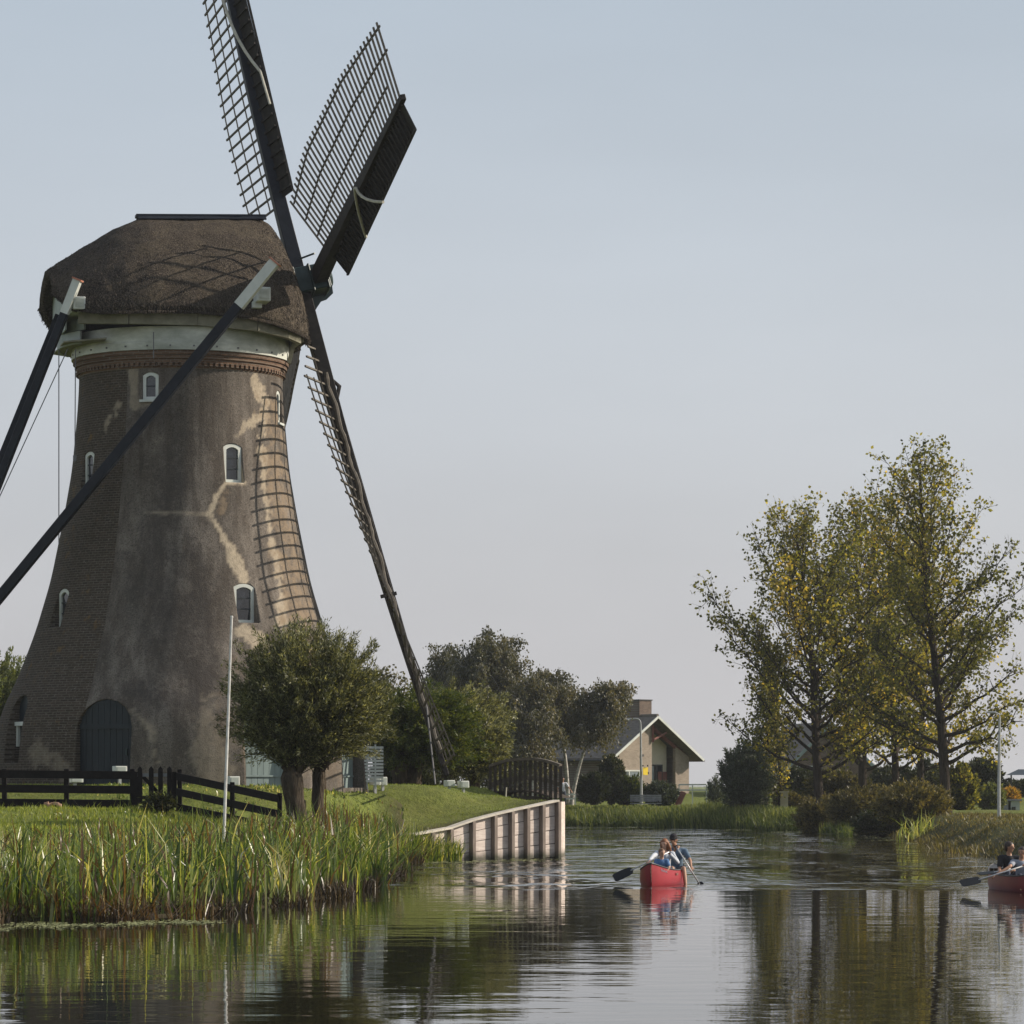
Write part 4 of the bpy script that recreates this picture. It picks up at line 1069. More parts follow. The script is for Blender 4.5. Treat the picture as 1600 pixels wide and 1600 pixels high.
# arching pale reed clump under the tall poplar
x = rs.normal(P(1435, 0, 146)[0], .45, 90); y = rs.normal(145, .9, 90)
o = blades("arching_sedge", x, y, np.full(90, .0), rs.uniform(.7, 1.5, 90), rs.uniform(.04, .06, 90), rs, M['reed'], lean=.5, tint=rs.uniform(.6, .95, 90), bend=.8, seg=4)
tag(o, "arching pale sedge leaves at the foot of the tall poplar", "sedge", kind="stuff")
# floating weed
rs = np.random.RandomState(16)
def pads(name, label, spots, n, r0, r1):
    V = []; F = []
    for (cx, cy, sx_s, sy_s) in spots:
        for _ in range(n):
            px_, py_ = cx+rs.normal(0, sx_s), cy+rs.normal(0, sy_s); r = rs.uniform(r0, r1); i0 = len(V)
            for q in range(8): a = q*pi/4; V.append((px_+r*cos(a)*rs.uniform(.8, 1.1), py_+r*sin(a)*rs.uniform(.8, 1.1), .006+rs.uniform(0, .012)))
            F.append(tuple(range(i0, i0+8)))
    o = fast_mesh(name, np.array(V), np.array(F), M['pad'], org=np.zeros(3)); tag(o, label, "water plants", kind="stuff")
pads("floating_weed", "pale floating weed at the foot of the near reeds", [(P(u, 0, 57.0)[0], dd, sxx, .45) for u, dd, sxx in ((45, 57.3, .25), (95, 56.6, .3), (150, 56.9, .35), (205, 57.6, .2), (250, 58.2, .25), (300, 58.0, .2), (20, 55.0, .1))], 150, .012, .05)
pads("duckweed", "floating leaves in front of the plank wall", [(P(u, 0, d)[0], d, .45, .6) for u, d in ((640, 102.0), (690, 103.5), (740, 104.5), (790, 106), (830, 107.5))], 46, .03, .11)
pads("far_weed", "strip of floating weed under the right bank bushes", [(P(u, 0, d)[0], d, .5, .7) for u, d in ((1440, 138), (1400, 146), (1370, 152), (1300, 165), (1240, 172), (1150, 180), (1000, 192))], 40, .05, .15)

# ------------------------------------------------------------------ trees
pw = P(466, 1275, 88.0); pw[2] = gz(pw[0], pw[1])
hd1 = P(462, 1204, 88.0); 
shoot_bush("pollard_willow", "pollard willow with a round crown standing right in front of the mill", pw, [hd1, P(484, 1186, 88.3)], (1.98, 1.85, 1.78), P(476, 1092, 88.1), 780, 21,
           M['leaf_willow'], M['willow_bark'], trunks=[P(459, 1202, 88.0)], trunk_r=.27, leaf=(.125, .026), per=74, tone=(.5, .3), wisps=.3, low=-.74, f0=.10)
p2 = P(496, 1270, 89.2); p2[2] = gz(p2[0], p2[1])
shoot_bush("pollard_willow", "slimmer pollard willow with a dark trunk just behind the round one", p2, [P(500, 1198, 89.2)], (1.35, 1.3, 1.25), P(528, 1108, 89.4), 260, 22,
           M['leaf_willow'], M['willow_bark'], trunk_r=.17, leaf=(.125, .026), per=70, tone=(.5, .22), wisps=.2, low=-.55)
# green willow group right of the mill
p3 = P(640, 1230, 119.0); p3[2] = gz(p3[0], p3[1])
shoot_bush("pollard_willow", "broad green pollard willow behind the lower sail tip", p3, [P(628, 1185, 119), P(650, 1185, 119.5)], (2.35, 2.0, 1.72), P(672, 1146, 119), 560, 23,
           M['leaf_green'], M['willow_bark'], trunk_r=.30, leaf=(.15, .042), per=52, tone=(.45, .25), wisps=.06, low=-.75, trunks=[P(622, 1188, 119), P(648, 1186, 119.3)])
p4 = P(745, 1232, 121.0); p4[2] = gz(p4[0], p4[1])
shoot_bush("pollard_willow", "lighter green bushy willow left of the timber bridge", p4, [P(742, 1195, 121)], (1.55, 1.5, 1.35), P(745, 1172, 121), 330, 24,
           M['leaf_willow'], M['willow_bark'], trunk_r=.2, leaf=(.15, .044), per=52, tone=(.62, .25), wisps=.08, low=-.9)
p5 = P(690, 1232, 124.0); p5[2] = gz(p5[0], p5[1])
shoot_bush("pollard_willow", "yellow green pollard willow above the two white boxes", p5, [P(700, 1190, 124)], (2.0, 1.8, 1.7), P(712, 1142, 124), 420, 25,
           M['leaf_willow'], M['willow_bark'], trunk_r=.22, leaf=(.15, .044), per=52, tone=(.66, .25), wisps=.08, low=-.85)
# birches near the bungalow
def bprof(f): return .55+.45*math.sin(pi*min(1, f*.9+.1))*(1 if f < .8 else (1-(f-.8)*3.2))
b1 = P(770, 1240, 205); b1[2] = gz(b1[0], b1[1])
tree("birch_tree", "tall dull green birch with drooping foliage above the bridge", b1, P(0, 1012, 205)[2]-b1[2], 3.9, 31, M['leaf_birch'], M['birch_bark'], t0=.18, nb=70, r0=.2, lsize=.15, dens=66, droop=.8, prof=bprof, elev=(30, 60), subs=14, tone=(.42, .25), top_thin=.0)
b2 = P(700, 1240, 212); b2[2] = gz(b2[0], b2[1])
tree("birch_tree", "darker birch with ragged crown left of the tallest birch", b2, P(0, 1022, 212)[2]-b2[2], 2.8, 32, M['leaf_birch'], M['birch_bark'], t0=.2, nb=54, r0=.18, lsize=.15, dens=58, droop=.7, prof=bprof, elev=(30, 60), subs=13, tone=(.3, .2), top_thin=.1)
b6 = P(832, 1240, 200); b6[2] = gz(b6[0], b6[1])
tree("birch_tree", "brownish birch filling the gap behind the bridge", b6, P(0, 1068, 200)[2]-b6[2], 2.3, 33, M['leaf_birch'], M['birch_bark'], t0=.4, nb=50, r0=.16, lsize=.15, dens=60, droop=.8, prof=bprof, elev=(25, 60), subs=13, tone=(.5, .22), top_thin=.0)
b3 = P(888, 1245, 208); b3[2] = gz(b3[0], b3[1])
tree("birch_tree", "white stemmed birch leaning over the bungalow roof", b3, P(0, 1062, 208)[2]-b3[2], 2.4, 34, M['leaf_birch'], M['birch_bark'], t0=.58, nb=50, r0=.12, lsize=.15, dens=58, droop=.75, prof=bprof, elev=(25, 55), lean=(-.9, 0), subs=12, tone=(.4, .22), top_thin=.0)
b4 = P(892, 1246, 206); b4[2] = gz(b4[0], b4[1])
tree("birch_tree", "birch with a white stem slanting right across the bungalow", b4, P(0, 1075, 206)[2]-b4[2], 2.1, 35, M['leaf_birch'], M['birch_bark'], t0=.6, nb=44, r0=.12, lsize=.15, dens=58, droop=.75, prof=bprof, elev=(20, 50), lean=(2.4, 0), subs=12, tone=(.52, .25), top_thin=.0)
b5 = P(598, 1228, 180); b5[2] = gz(b5[0], b5[1])
tree("round_tree", "small dull tree peeping out behind the pollard willow", b5, P(0, 1052, 180)[2]-b5[2], 1.7, 36, M['leaf_birch'], M['bark'], t0=.3, nb=36, lsize=.2, dens=30, subs=10, tone=(.6, .2))
# light willow behind the mill, at the left edge
p6 = P(-20, 1235, 150); p6[2] = gz(p6[0], p6[1])
shoot_bush("willow_tree", "pale green willow showing at the left edge behind the mill", p6, [P(-10, 1190, 150)], (2.2, 2.0, 3.4), P(-15, 1120, 150), 420, 37, M['leaf_light'], M['willow_bark'],
           trunk_r=.3, leaf=(.2, .06), per=36, tone=(.5, .25), wisps=.2, low=-.8)

# poplars on the right bank
pop = dict(leafmat=M['leaf_poplar'], bark=M['bark'])
def pbase(u, d): q = P(u, 0, d); q[2] = gz(q[0], q[1]); return q
def pr(fs, rs_): return lambda f: float(np.interp(f, fs, rs_))
B_ = pr([0, .15, .4, .65, .82, .93, 1], [.95, 1.0, .98, .80, .62, .42, .22])
q = pbase(1478, 164)
tree("poplar_tree", "tallest poplar with the thick dark trunk nearest the right bank", q, P(0, 718, 164)[2]-q[2], 4.8, 41, nb=60, t0=.15, r0=.26, lean=(-1.3, 0), lsize=.18, dens=5.2, prof=B_, elev=(22, 62), subs=9, tone=(.46, .23), sag=.10, twigs=4.5, **pop)
q = pbase(1400, 178)
tree("poplar_tree", "poplar second from the right with a thin trunk behind bushes", q, P(0, 775, 178)[2]-q[2], 3.9, 42, nb=54, t0=.13, r0=.2, lean=(-.4, 0), lsize=.19, dens=5.2, prof=B_, elev=(20, 66), subs=8, tone=(.5, .26), twigs=4.2, **pop)
q = pbase(1347, 186)
tree("poplar_tree", "poplar with yellowing leaves in the middle of the row", q, P(0, 785, 186)[2]-q[2], 3.9, 43, nb=54, t0=.13, r0=.24, lean=(-.1, 0), lsize=.19, dens=5.2, prof=B_, elev=(20, 66), subs=8, tone=(.42, .26), leafmat=M['leaf_yellow'], bark=M['bark'], twigs=4.0)
q = pbase(1282, 174)
tree("poplar_tree", "left poplar of the row with a branch reaching far to the left", q, P(0, 822, 174)[2]-q[2], 6.3, 44, nb=56, t0=.17, r0=.25, lean=(-1.2, 0), lsize=.18, dens=5.4, prof=pr([0, .12, .35, .6, .8, .93, 1], [.75, .95, 1.0, .78, .5, .34, .2]), elev=(24, 62), subs=9, tone=(.44, .25), twigs=4.5, **pop)
q = pbase(1438, 188)
tree("poplar_tree", "slender poplar just left of the tallest one", q, P(0, 830, 188)[2]-q[2], 3.3, 45, nb=42, t0=.13, r0=.2, lsize=.175, dens=10, prof=B_, elev=(30, 60), subs=8, tone=(.5, .26), leafmat=M['leaf_yellow'], bark=M['bark'], twigs=4.0)
q = pbase(1196, 192)
tree("columnar_poplar", "narrow dark poplar left of the row above the grey bush", q, P(0, 1036, 192)[2]-q[2], 1.35, 46, nb=60, t0=.05, r0=.14, lsize=.17, dens=30, prof=lambda f: .55+.45*math.sin(pi*f), elev=(55, 75), subs=12, tone=(.3, .22), top_thin=0, lean=(.1, 0), **pop)
q = pbase(1218, 190)
tree("columnar_poplar", "lower green and yellow poplar between the narrow one and the row", q, P(0, 1120, 190)[2]-q[2], 1.0, 47, nb=36, t0=.05, r0=.10, lsize=.17, dens=26, prof=lambda f: .6+.4*math.sin(pi*f), elev=(50, 75), subs=10, tone=(.5, .25), top_thin=0, **pop)
# shrubs
def bush(label, u, vt, vb, d, w_px, seed, mat, tone=(.4, .22), n=260, leaf=(.16, .06), cat="bush", name="shrub", per=40):
    q = pbase(u, d); zt = P(0, vt, d)[2]; rx = w_px*d/F_PX/2; zc_ = (zt+q[2])/2; rz = (zt-q[2])/2
    return shoot_bush(name, label, q, [q+np.array([0, 0, .1])], (rx, rx*.9, rz*1.02), (q[0], q[1], zc_), n, seed, mat, M['bark'], cat=cat, trunk_r=0, leaf=leaf, per=per, tone=tone, wisps=.1, low=-.8, f0=.3, wood_name="stems")
bush("silvery grey green willow bush beside the narrow poplar", 1163, 1158, 1250, 188, 84, 51, M['leaf_grey'], n=330, leaf=(.2, .06))
bush("rounded brown green bush under the tallest poplar", 1425, 1226, 1302, 152, 112, 52, M['leaf_bush'], n=420, tone=(.62, .25))
bush("dark brown green bush in front of the middle poplar trunk", 1345, 1228, 1300, 166, 104, 53, M['leaf_bush'], n=420, tone=(.55, .25))
bush("low ragged bush around the left poplar trunk", 1284, 1244, 1298, 170, 76, 54, M['leaf_bush'], n=260, tone=(.6, .25))
bush("low dark bush trailing over the water under the poplars", 1378, 1262, 1308, 156, 90, 55, M['leaf_dark'], n=300, tone=(.3, .2))
bush("dark bushy tree right of the tallest trunk", 1535, 1180, 1268, 205, 62, 56, M['leaf_dark'], n=300, tone=(.35, .2), leaf=(.22, .1))
bush("yellow green shrub beside the plain lamp post", 1548, 1228, 1272, 190, 44, 57, M['leaf_light'], n=170, tone=(.4, .25), leaf=(.2, .08))
bush("orange autumn shrub at the right edge", 1578, 1232, 1268, 196, 34, 58, M['leaf_orange'], n=170, tone=(.6, .3), leaf=(.2, .09))
bush("dark hedge beneath the canopy roof at the right edge", 1592, 1220, 1275, 215, 70, 59, M['leaf_dark'], n=260, tone=(.3, .2), leaf=(.22, .1))
bush("dark climbing shrub at the corner of the bungalow", 955, 1182, 1240, 213, 42, 60, M['leaf_dark'], n=260, tone=(.45, .25), leaf=(.22, .1))
bush("dark rounded shrub beneath the bungalow eaves", 928, 1206, 1252, 212, 56, 61, M['leaf_dark'], n=260, tone=(.2, .15), leaf=(.22, .1))
bush("green garden bush in front of the low bungalow window", 978, 1214, 1252, 213, 50, 62, M['leaf_green'], n=240, tone=(.3, .22), leaf=(.22, .09))
bush("grey green garden bush below the glazed porch", 1030, 1222, 1252, 213, 48, 63, M['leaf_grey'], n=220, tone=(.2, .2), leaf=(.22, .09))
bush("feathery bush at the right end of the white railing", 1118, 1214, 1250, 205, 34, 64, M['leaf_grey'], n=90, tone=(.4, .25), leaf=(.2, .05), per=22)
bush("dark bush in front of the far shaded house", 1250, 1200, 1260, 205, 60, 65, M['leaf_dark'], n=260, tone=(.2, .15), leaf=(.22, .1))
bush("dark bushes behind the poplar trunks", 1390, 1196, 1260, 212, 60, 66, M['leaf_dark'], n=260, tone=(.3, .2), leaf=(.22, .1))
bush("tall dark shrub between the last poplar trunks", 1450, 1190, 1265, 208, 50, 67, M['leaf_dark'], n=260, tone=(.3, .2), leaf=(.22, .1))
bush("low nettle clump at the foot of the garden gate", 252, 1243, 1272, 93.5, 52, 68, M['leaf_dark'], n=150, tone=(.6, .2), leaf=(.11, .05), name="nettle_clump", cat="plants")
bush("dark thicket behind the green pollard willows", 632, 1172, 1236, 132, 120, 70, M['leaf_dark'], n=420, tone=(.3, .2), leaf=(.2, .07))
bush("olive undergrowth behind the second and third poplar trunks", 1320, 1206, 1262, 196, 110, 71, M['leaf_bush'], n=420, tone=(.35, .25), leaf=(.2, .08))
bush("dark undergrowth filling the gap left of the tallest trunk", 1425, 1200, 1264, 200, 110, 72, M['leaf_dark'], n=420, tone=(.45, .25), leaf=(.2, .08))
bush("leafy young tree close behind the tallest trunk on its right", 1500, 1196, 1272, 178, 60, 73, M['leaf_poplar'], n=260, tone=(.35, .25), leaf=(.18, .12))
bush("brownish hedge left of the left poplar", 1232, 1238, 1268, 198, 40, 69, M['leaf_bush'], n=200, tone=(.5, .2), leaf=(.2, .08))

# ------------------------------------------------------------------ fences, pole, boxes
def ftop(u, v, d): return P(u, v, d)
fe = empty("fence", (P(100, 0, 95)[0], 95, gz(P(100, 0, 95)[0], 95)), "black tarred rail fence left of the picket gate", "fence")
for u in (-60, 7, 104, 207):
    a = P(u, 1203, 95); MB().bar((a[0], 95, gz(a[0], 95)-.3), (a[0], 95, a[2]+.03), .15, .13).build("post", M['fence'], fe, bevel=.01)
for v0, v1 in ((1203.5, 1205), (1226, 1228), (1248, 1250)):
    a = P(-75, v0-1, 94.92); b = P(212, v1, 94.92); h_ = 12.5*95/F_PX
    MB().bar((a[0], 94.88, a[2]-h_/2), (b[0], 94.88, b[2]-h_/2), .045, h_).build("rail", M['fence'], fe, bevel=.006)
ga = empty("gate", (P(240, 0, 94.8)[0], 94.8, gz(P(240, 0, 94.8)[0], 94.8)), "small black picket gate between the two fences", "gate")
for u in (219, 236.5, 251, 265):
    a = P(u, 1197, 94.8); w_ = .13; zb = P(0, 1256, 94.8)[2]
    MB().prism([(a[0]-w_/2, 94.78, zb), (a[0]+w_/2, 94.78, zb), (a[0]+w_/2, 94.78, a[2]-.08), (a[0], 94.78, a[2]), (a[0]-w_/2, 94.78, a[2]-.08)], (0, -.03, 0)).build("picket", M['fence'], ga)
for v in (1211, 1246):
    MB().bar(P(215, v, 94.83), P(268, v, 94.83), .04, .09).build("gate_rail", M['grey_plank'] if v == 1211 else M['fence'], ga)
MB().bar(P(222, 1212, 94.86), P(258, 1250, 94.86), .035, .10).build("gate_brace", M['fence'], ga)
MB().bar(P(212, 1262, 94.9), P(212, 1206, 94.9), .15, .15).build("gate_post", M['fence'], ga)
MB().bar(P(272, 1262, 94.9), P(272, 1206, 94.9), .15, .15).build("gate_post", M['fence'], ga)
fr_ = empty("fence", (P(360, 0, 92)[0], 92, gz(P(360, 0, 92)[0], 92)), "black tarred rail fence sloping down from the gate to the pollard willow", "fence")
for u, v, d in ((281, 1202, 94.4), (363, 1222, 92), (437, 1239, 90), (474, 1250, 89.4)):
    a = P(u, v, d); MB().bar((a[0], d, gz(a[0], d)-.3), (a[0], d, a[2]), .14, .12).build("post", M['fence'], fr_, bevel=.01)
for (v0, v1) in ((1213, 1249), (1237, 1273), (1261, 1295)):
    MB().bar(P(276, v0, 94.3), P(440, v1, 89.9), .045, .20).build("rail", M['fence'], fr_, bevel=.006)
po = empty("pole", P(348, 1300, 74), "slim white pole leaning slightly among the reeds", "pole")
ptp = P(362, 965, 74.4); pbt = P(347, 1312, 74); pbt2 = np.array([pbt[0], 74, gz(pbt[0], 74)-.3])
MB().tube([pbt2, ptp], [.036, .026], 8).build("shaft", M['pole_white'], po)
MB().tube([ptp, ptp+np.array([0, 0, .04])], [.034, .03], 8).build("cap", M['pole_white'], po)
def fbox(u, v0, v1, d, label, w_=.32, rot=.5, post=False):
    rot = .5; a = P(u, v1, d); h_ = (v1-v0)*d/F_PX; g = gz(a[0], d)
    o = empty("floodlight_box", (a[0], d, g), label, "floodlight", "white floodlight boxes around the mill")
    c_, s_ = cos(rot), sin(rot); X = (c_, s_, 0); Y = (-s_, c_, 0)
    MB().box((a[0], d, a[2]+h_/2+.02), (w_, .26, h_-.04), X, Y).build("housing", M['white_paint'], o, bevel=.012)
    MB().box(np.array([a[0], d, a[2]+h_/2])-np.array(Y)*.135+np.array([0, 0, .02]), (w_*.72, .012, h_*.62), X, Y).build("panel", M['grey_boards'], o)
    MB().box((a[0], d, (g+a[2])/2-.02), (.08, .08, max(.08, a[2]-g+.12)), X, Y).build("foot", M['metal'], o)
    return o
fbox(117, 1212, 1225, 98.4, "white floodlight box seen between the rails of the left fence", .42)
fbox(187, 1197, 1210, 99.0, "white floodlight box at the foot of the blue door", .36)
fbox(364, 1213, 1229, 98.6, "white floodlight box at the tower foot beside the white pole", .32)
fbox(586, 1214, 1229, 109.5, "white floodlight box on the left of the pair by the striped board", .28)
fbox(598, 1214, 1229, 109.8, "white floodlight box on the right of the pair by the striped board", .2)
fbox(702, 1219, 1231, 113, "left white floodlight box under the sail tip", .30, .15)
fbox(724, 1220, 1233, 113, "right white floodlight box under the sail tip", .30, .15)
# striped white board
sb = empty("slatted_board", P(580, 1228, 105.5), "white slatted board standing right of the mill foot", "board")
q = MB()
for i in range(11): a = P(580, 1168+i*5.2, 105.5); q.box(a, (.80, .03, .07), (cos(.45), sin(.45), 0), (-sin(.45), cos(.45), 0))
q.build("slat", M['white_paint'], sb)["kind"] = "stuff"
MB().box(P(573.5, 1198, 105.53), (.05, .05, 1.35)).box(P(586.5, 1198, 105.53), (.05, .05, 1.35)).build("frame", M['white_paint'], sb)
rbp = MB()
rs = np.random.RandomState(8)
for i in range(7): 
    x0 = P(72+i*3.5, 0, 94)[0]; rbp.box((x0, 94.0+rs.uniform(-.1, .1), gz(x0, 94)+.06+rs.uniform(0, .05)), (.13, .1, .08), unit(np.array([1, rs.normal(0, .5), rs.normal(0, .2)])), (0, 1, 0))
tag(rbp.build("rubble_heap", M['rubble'], bevel=.01), "few pale bricks lying at the foot of the left fence", "rubble")

# ------------------------------------------------------------------ bulwark
bw = empty("bulwark", (WALL_B[0], WALL_B[1], 0), "pinkish plank bulwark with protruding posts holding up the mound", "bulwark")
def wall_z(u): return float(np.interp(u, [640, 699, 735, 765, 800, 867], [.78, .97, 1.21, 1.36, 1.52, 1.80]))
def wp_(t):  # 0 at A, 1 at B, 2 at C
    return WALL_A+(WALL_B-WALL_A)*t if t <= 1 else WALL_B+(WALL_C-WALL_B)*(t-1)
def uof(p): return 800+F_PX*p[0]/p[1]
dirw = unit(WALL_C-WALL_B); nrm_ = np.array([dirw[1], -dirw[0]])
tsb = [0, .5, 1]+list(1+np.array([.20, .40, .56, .705, .85, 1.0]))
for i in range(len(tsb)-1):
    a, b = wp_(tsb[i]), wp_(tsb[i+1]); za, zb = wall_z(uof(a)), wall_z(uof(b)); npl = 5
    pl = MB(); n_ = nrm_
    for k in range(npl):
        f0_, f1_ = k/npl, (k+1)/npl-.012
        za0, za1 = -.4+(za+.4)*f0_, -.4+(za+.4)*f1_; zb0, zb1 = -.4+(zb+.4)*f0_, -.4+(zb+.4)*f1_
        o1 = n_*(.06+.008*(k % 2)); A3 = lambda p, o, z: (p[0]+o[0], p[1]+o[1], z)
        pl.hexa([A3(a, n_*0.0, za0), A3(b, n_*0.0, zb0), A3(b, o1, zb0), A3(a, o1, za0), A3(a, n_*0.0, za1), A3(b, n_*0, zb1), A3(b, o1, zb1), A3(a, o1, za1)])
    pl.build("plank_panel", M['bulwark'], bw)
    ca = np.array([*(a+n_*.07), za+.03]); cb_ = np.array([*(b+n_*.07), zb+.03])
    MB().bar(ca, cb_+(cb_-ca)*.0, .30, .06).build("capping", M['bulwark_cap'], bw, bevel=.006)
for t_ in tsb[1:]:
    p = wp_(t_); z_ = wall_z(uof(p))
    MB().box((p[0]+nrm_[0]*.14, p[1]+nrm_[1]*.14, (z_-.6)/2), (.15, .18, z_+.6), (dirw[0], dirw[1], 0), (nrm_[0], nrm_[1], 0)).build("post", M['bulwark_post'], bw, bevel=.012)
# return wall round the corner
a, b = WALL_C, np.array([1.75, 114.2]); n_ = np.array([1.0, 0])
MB().hexa([(a[0]-.0, a[1], -.4), (b[0]-.1, b[1], -.4), (b[0], b[1], -.4), (a[0]+.06, a[1], -.4), (a[0], a[1], 1.78), (b[0]-.1, b[1], 1.78), (b[0], b[1], 1.78), (a[0]+.06, a[1], 1.78)]).build("plank_panel", M['bulwark'], bw)

# ------------------------------------------------------------------ footbridge
br0 = P(876, 0, 114.2)[:2]; br1 = P(766, 0, 115.6)[:2]
fb = empty("footbridge", (br0[0], br0[1], 1.7), "arched dark timber footbridge behind the plank wall", "bridge")
dB = unit(br1-br0); nB = np.array([dB[1], -dB[0]]); LB = float(np.linalg.norm(br1-br0))
def bp(t_, side, z): p = br0+(br1-br0)*t_+np.array([0, -side]); return np.array([p[0], p[1], z])
def arch(t_): return 4*t_*(1-t_)
def top_z(t_):
    uu = uof(br0+(br1-br0)*t_); v = float(np.interp(uu, [766, 792, 812, 835, 855, 876], [1197, 1188, 1186.5, 1185.5, 1189, 1196])); return CAM_H+(V_H-v)*(br0+(br1-br0)*t_)[1]/F_PX
N_ = 12
for side in (0.0, -1.2):
    near = side == 0.0
    rl = MB(); mr_ = MB(); lr = MB()
    for i in range(N_):
        t0_, t1_ = i/N_, (i+1)/N_
        rl.bar(bp(t0_, side, top_z(t0_)), bp(t1_, side, top_z(t1_)), .18, .09)
        mr_.bar(bp(t0_, side-.03, top_z(t0_)-.64), bp(t1_, side-.03, top_z(t1_)-.64), .05, .15 if near else .06)
        lr.bar(bp(t0_, side, top_z(t0_)-1.3), bp(t1_, side, top_z(t1_)-1.3), .14, .14)
    rl.build("handrail", M['bridge_rail'], fb); mr_.build("middle_rail", M['bridge_rail'], fb); lr.build("beam", M['bridge'], fb)
    for i in range(15):
        t_ = i/14; z_ = top_z(t_)
        MB().bar(bp(t_, side, z_-1.45-(.3 if i in (0, 14) else 0)), bp(t_, side, z_-.02), .10 if near else .06, .10 if near else .06).build("baluster", M['bridge'], fb)
dk = MB()
for i in range(60):
    t_ = (i+.5)/60; dk.box(bp(t_, -.6, top_z(t_)-1.06), (LB/60*.93, 1.3, .05), (dB[0], dB[1], 0), (nB[0], nB[1], 0))
dk.build("deck", M['bridge'], fb)

# ------------------------------------------------------------------ houses
def house(name, label, corner_uvd, yaw, W, L, eave_h, ridge_h, g, wallmat_gable, wallmat_side, roofmat, over=.45):
    """corner = ground point of the gable's left corner; gable runs along gx, ridge runs back along gy"""
    o = empty(name, (*corner_uvd, g), label, "house")
    X = np.array([cos(yaw), sin(yaw), 0]); Y = np.array([-sin(yaw), cos(yaw), 0]); O = np.array([*corner_uvd, g])
    def H(x, y, z): return O+X*x+Y*y+np.array([0, 0, z])
    return o, H, X, Y
dh = 222
c0 = P(955, 0, dh)[:2]; gh = gz(*c0)
eh = P(0, 1179, dh)[2]-gh; rh = P(0, 1124, dh)[2]-gh+.15
ho, H, HX, HY = house("bungalow", "pale brick bungalow with white bargeboards and a big chimney", c0, R(42), 7.4, 9, eh, rh, gh, None, None, None)
W_, L_ = 7.3, 10.5
MB().prism([H(0, .0, -.4), H(W_*.5, .0, -.4), H(W_*.5, .0, rh-.12), H(0, .0, eh-.12)], HY*.25).build("wall", M['house_brick'], ho)
MB().prism([H(W_*.5+.003, 1.1, -.4), H(W_*.83, 1.1, -.4), H(W_*.83, 1.1, eh+.62), H(W_*.5+.003, 1.1, rh-.15)], HY*.25).build("porch_wall", M['cream'], ho)
MB().prism([H(W_*.83+.003, .25, -.4), H(W_, .25, -.4), H(W_, .25, eh-.1), H(W_*.83+.003, .25, eh+.55)], HY*.25).build("wall", M['house_brick'], ho)
MB().hexa([H(0, .26, -.4), H(.25, .26, -.4), H(.25, L_, -.4), H(0, L_, -.4), H(0, .26, eh-.12), H(.25, .26, eh-.12), H(.25, L_, eh-.12), H(0, L_, eh-.12)]).build("wall", M['dark_brick'], ho)  # darker brick paints the shade onto this side of the pale house
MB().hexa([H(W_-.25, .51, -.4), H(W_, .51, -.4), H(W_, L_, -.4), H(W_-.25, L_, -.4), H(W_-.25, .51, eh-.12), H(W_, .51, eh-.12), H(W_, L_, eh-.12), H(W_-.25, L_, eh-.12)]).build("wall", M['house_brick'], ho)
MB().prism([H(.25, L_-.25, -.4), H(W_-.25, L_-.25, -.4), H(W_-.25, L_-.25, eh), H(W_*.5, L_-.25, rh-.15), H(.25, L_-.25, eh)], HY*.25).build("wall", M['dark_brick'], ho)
sl = (rh-eh)/(W_/2); ov = .55
for sg, x0 in ((0, -ov), (1, W_+ov)):
    e0 = H(x0, -.55, eh-sl*ov); r0_ = H(W_/2, -.55, rh); r1_ = H(W_/2, L_+.3, rh); e1_ = H(x0, L_+.3, eh-sl*ov)
    m = MB().prism([e0, r0_, r1_, e1_], (0, 0, .14)); ro_ = m.build("roof", M['roof_tile'], ho)
    bgd = MB().bar(H(x0, -.60, eh-sl*ov+.02), H(W_/2, -.60, rh+.05), .05, .15); bgd.build("bargeboard", M['white_paint'], ro_)
    MB().tube([H(x0+(-.06 if sg == 0 else .06), -.55, eh-sl*ov+.0), H(x0+(-.06 if sg == 0 else .06), L_+.3, eh-sl*ov+.0)], .07, 6).build("gutter", M['dark_trim'], ro_)
MB().tube([H(W_/2, -.55, rh+.14), H(W_/2, L_+.3, rh+.14)], .11, 8).build("ridge_tiles", M['roof_tile'], ho)
ch = MB().hexa([H(W_/2-.15, 1.0, rh-.9), H(W_/2+.95, 1.0, rh-.9), H(W_/2+.95, 2.4, rh-.9), H(W_/2-.15, 2.4, rh-.9), H(W_/2-.15, 1.0, rh+1.15), H(W_/2+.95, 1.0, rh+1.15), H(W_/2+.95, 2.4, rh+1.15), H(W_/2-.15, 2.4, rh+1.15)])
co_ = ch.build("chimney", M['dark_brick'], ho)
MB().box(H(W_/2+.4, 1.7, rh+1.18), (1.2, 1.5, .07), HX, HY).build("chimney_cap", M['dark_trim'], co_)
def hwin(x0, x1, z0, z1, y, mat_f, mat_g, nm_="window", mull=1, own=None):
    own = own or ho
    f_ = MB()
    for (xa, xb, za, zb) in ((x0, x1, z1-.09, z1), (x0, x1, z0, z0+.09), (x0, x0+.09, z0+.09, z1-.09), (x1-.09, x1, z0+.09, z1-.09)):
        f_.box(H((xa+xb)/2, y-.03, (za+zb)/2), (xb-xa, .08, zb-za), HX, HY)
    for k in range(mull):
        xm = x0+(x1-x0)*(k+1)/(mull+1); f_.box(H(xm, y-.03, (z0+z1)/2), (.07, .07, z1-z0-.18), HX, HY)
    fo = f_.build(nm_, mat_f, own)
    MB().box(H((x0+x1)/2, y-.01, (z0+z1)/2), (x1-x0-.1, .015, z1-z0-.1), HX, HY).build("pane", mat_g, fo)
    return fo
def hz(v): return P(0, v, dh)[2]-gh
hwin(.55, 2.55, hz(1216), hz(1203), 0, M['white_paint'], M['glass_pale'])
hwin(W_*.5+.08, W_*.5+1.35, hz(1228), hz(1194), 1.1, M['dark_trim'], M['glass_pale'], mull=1)
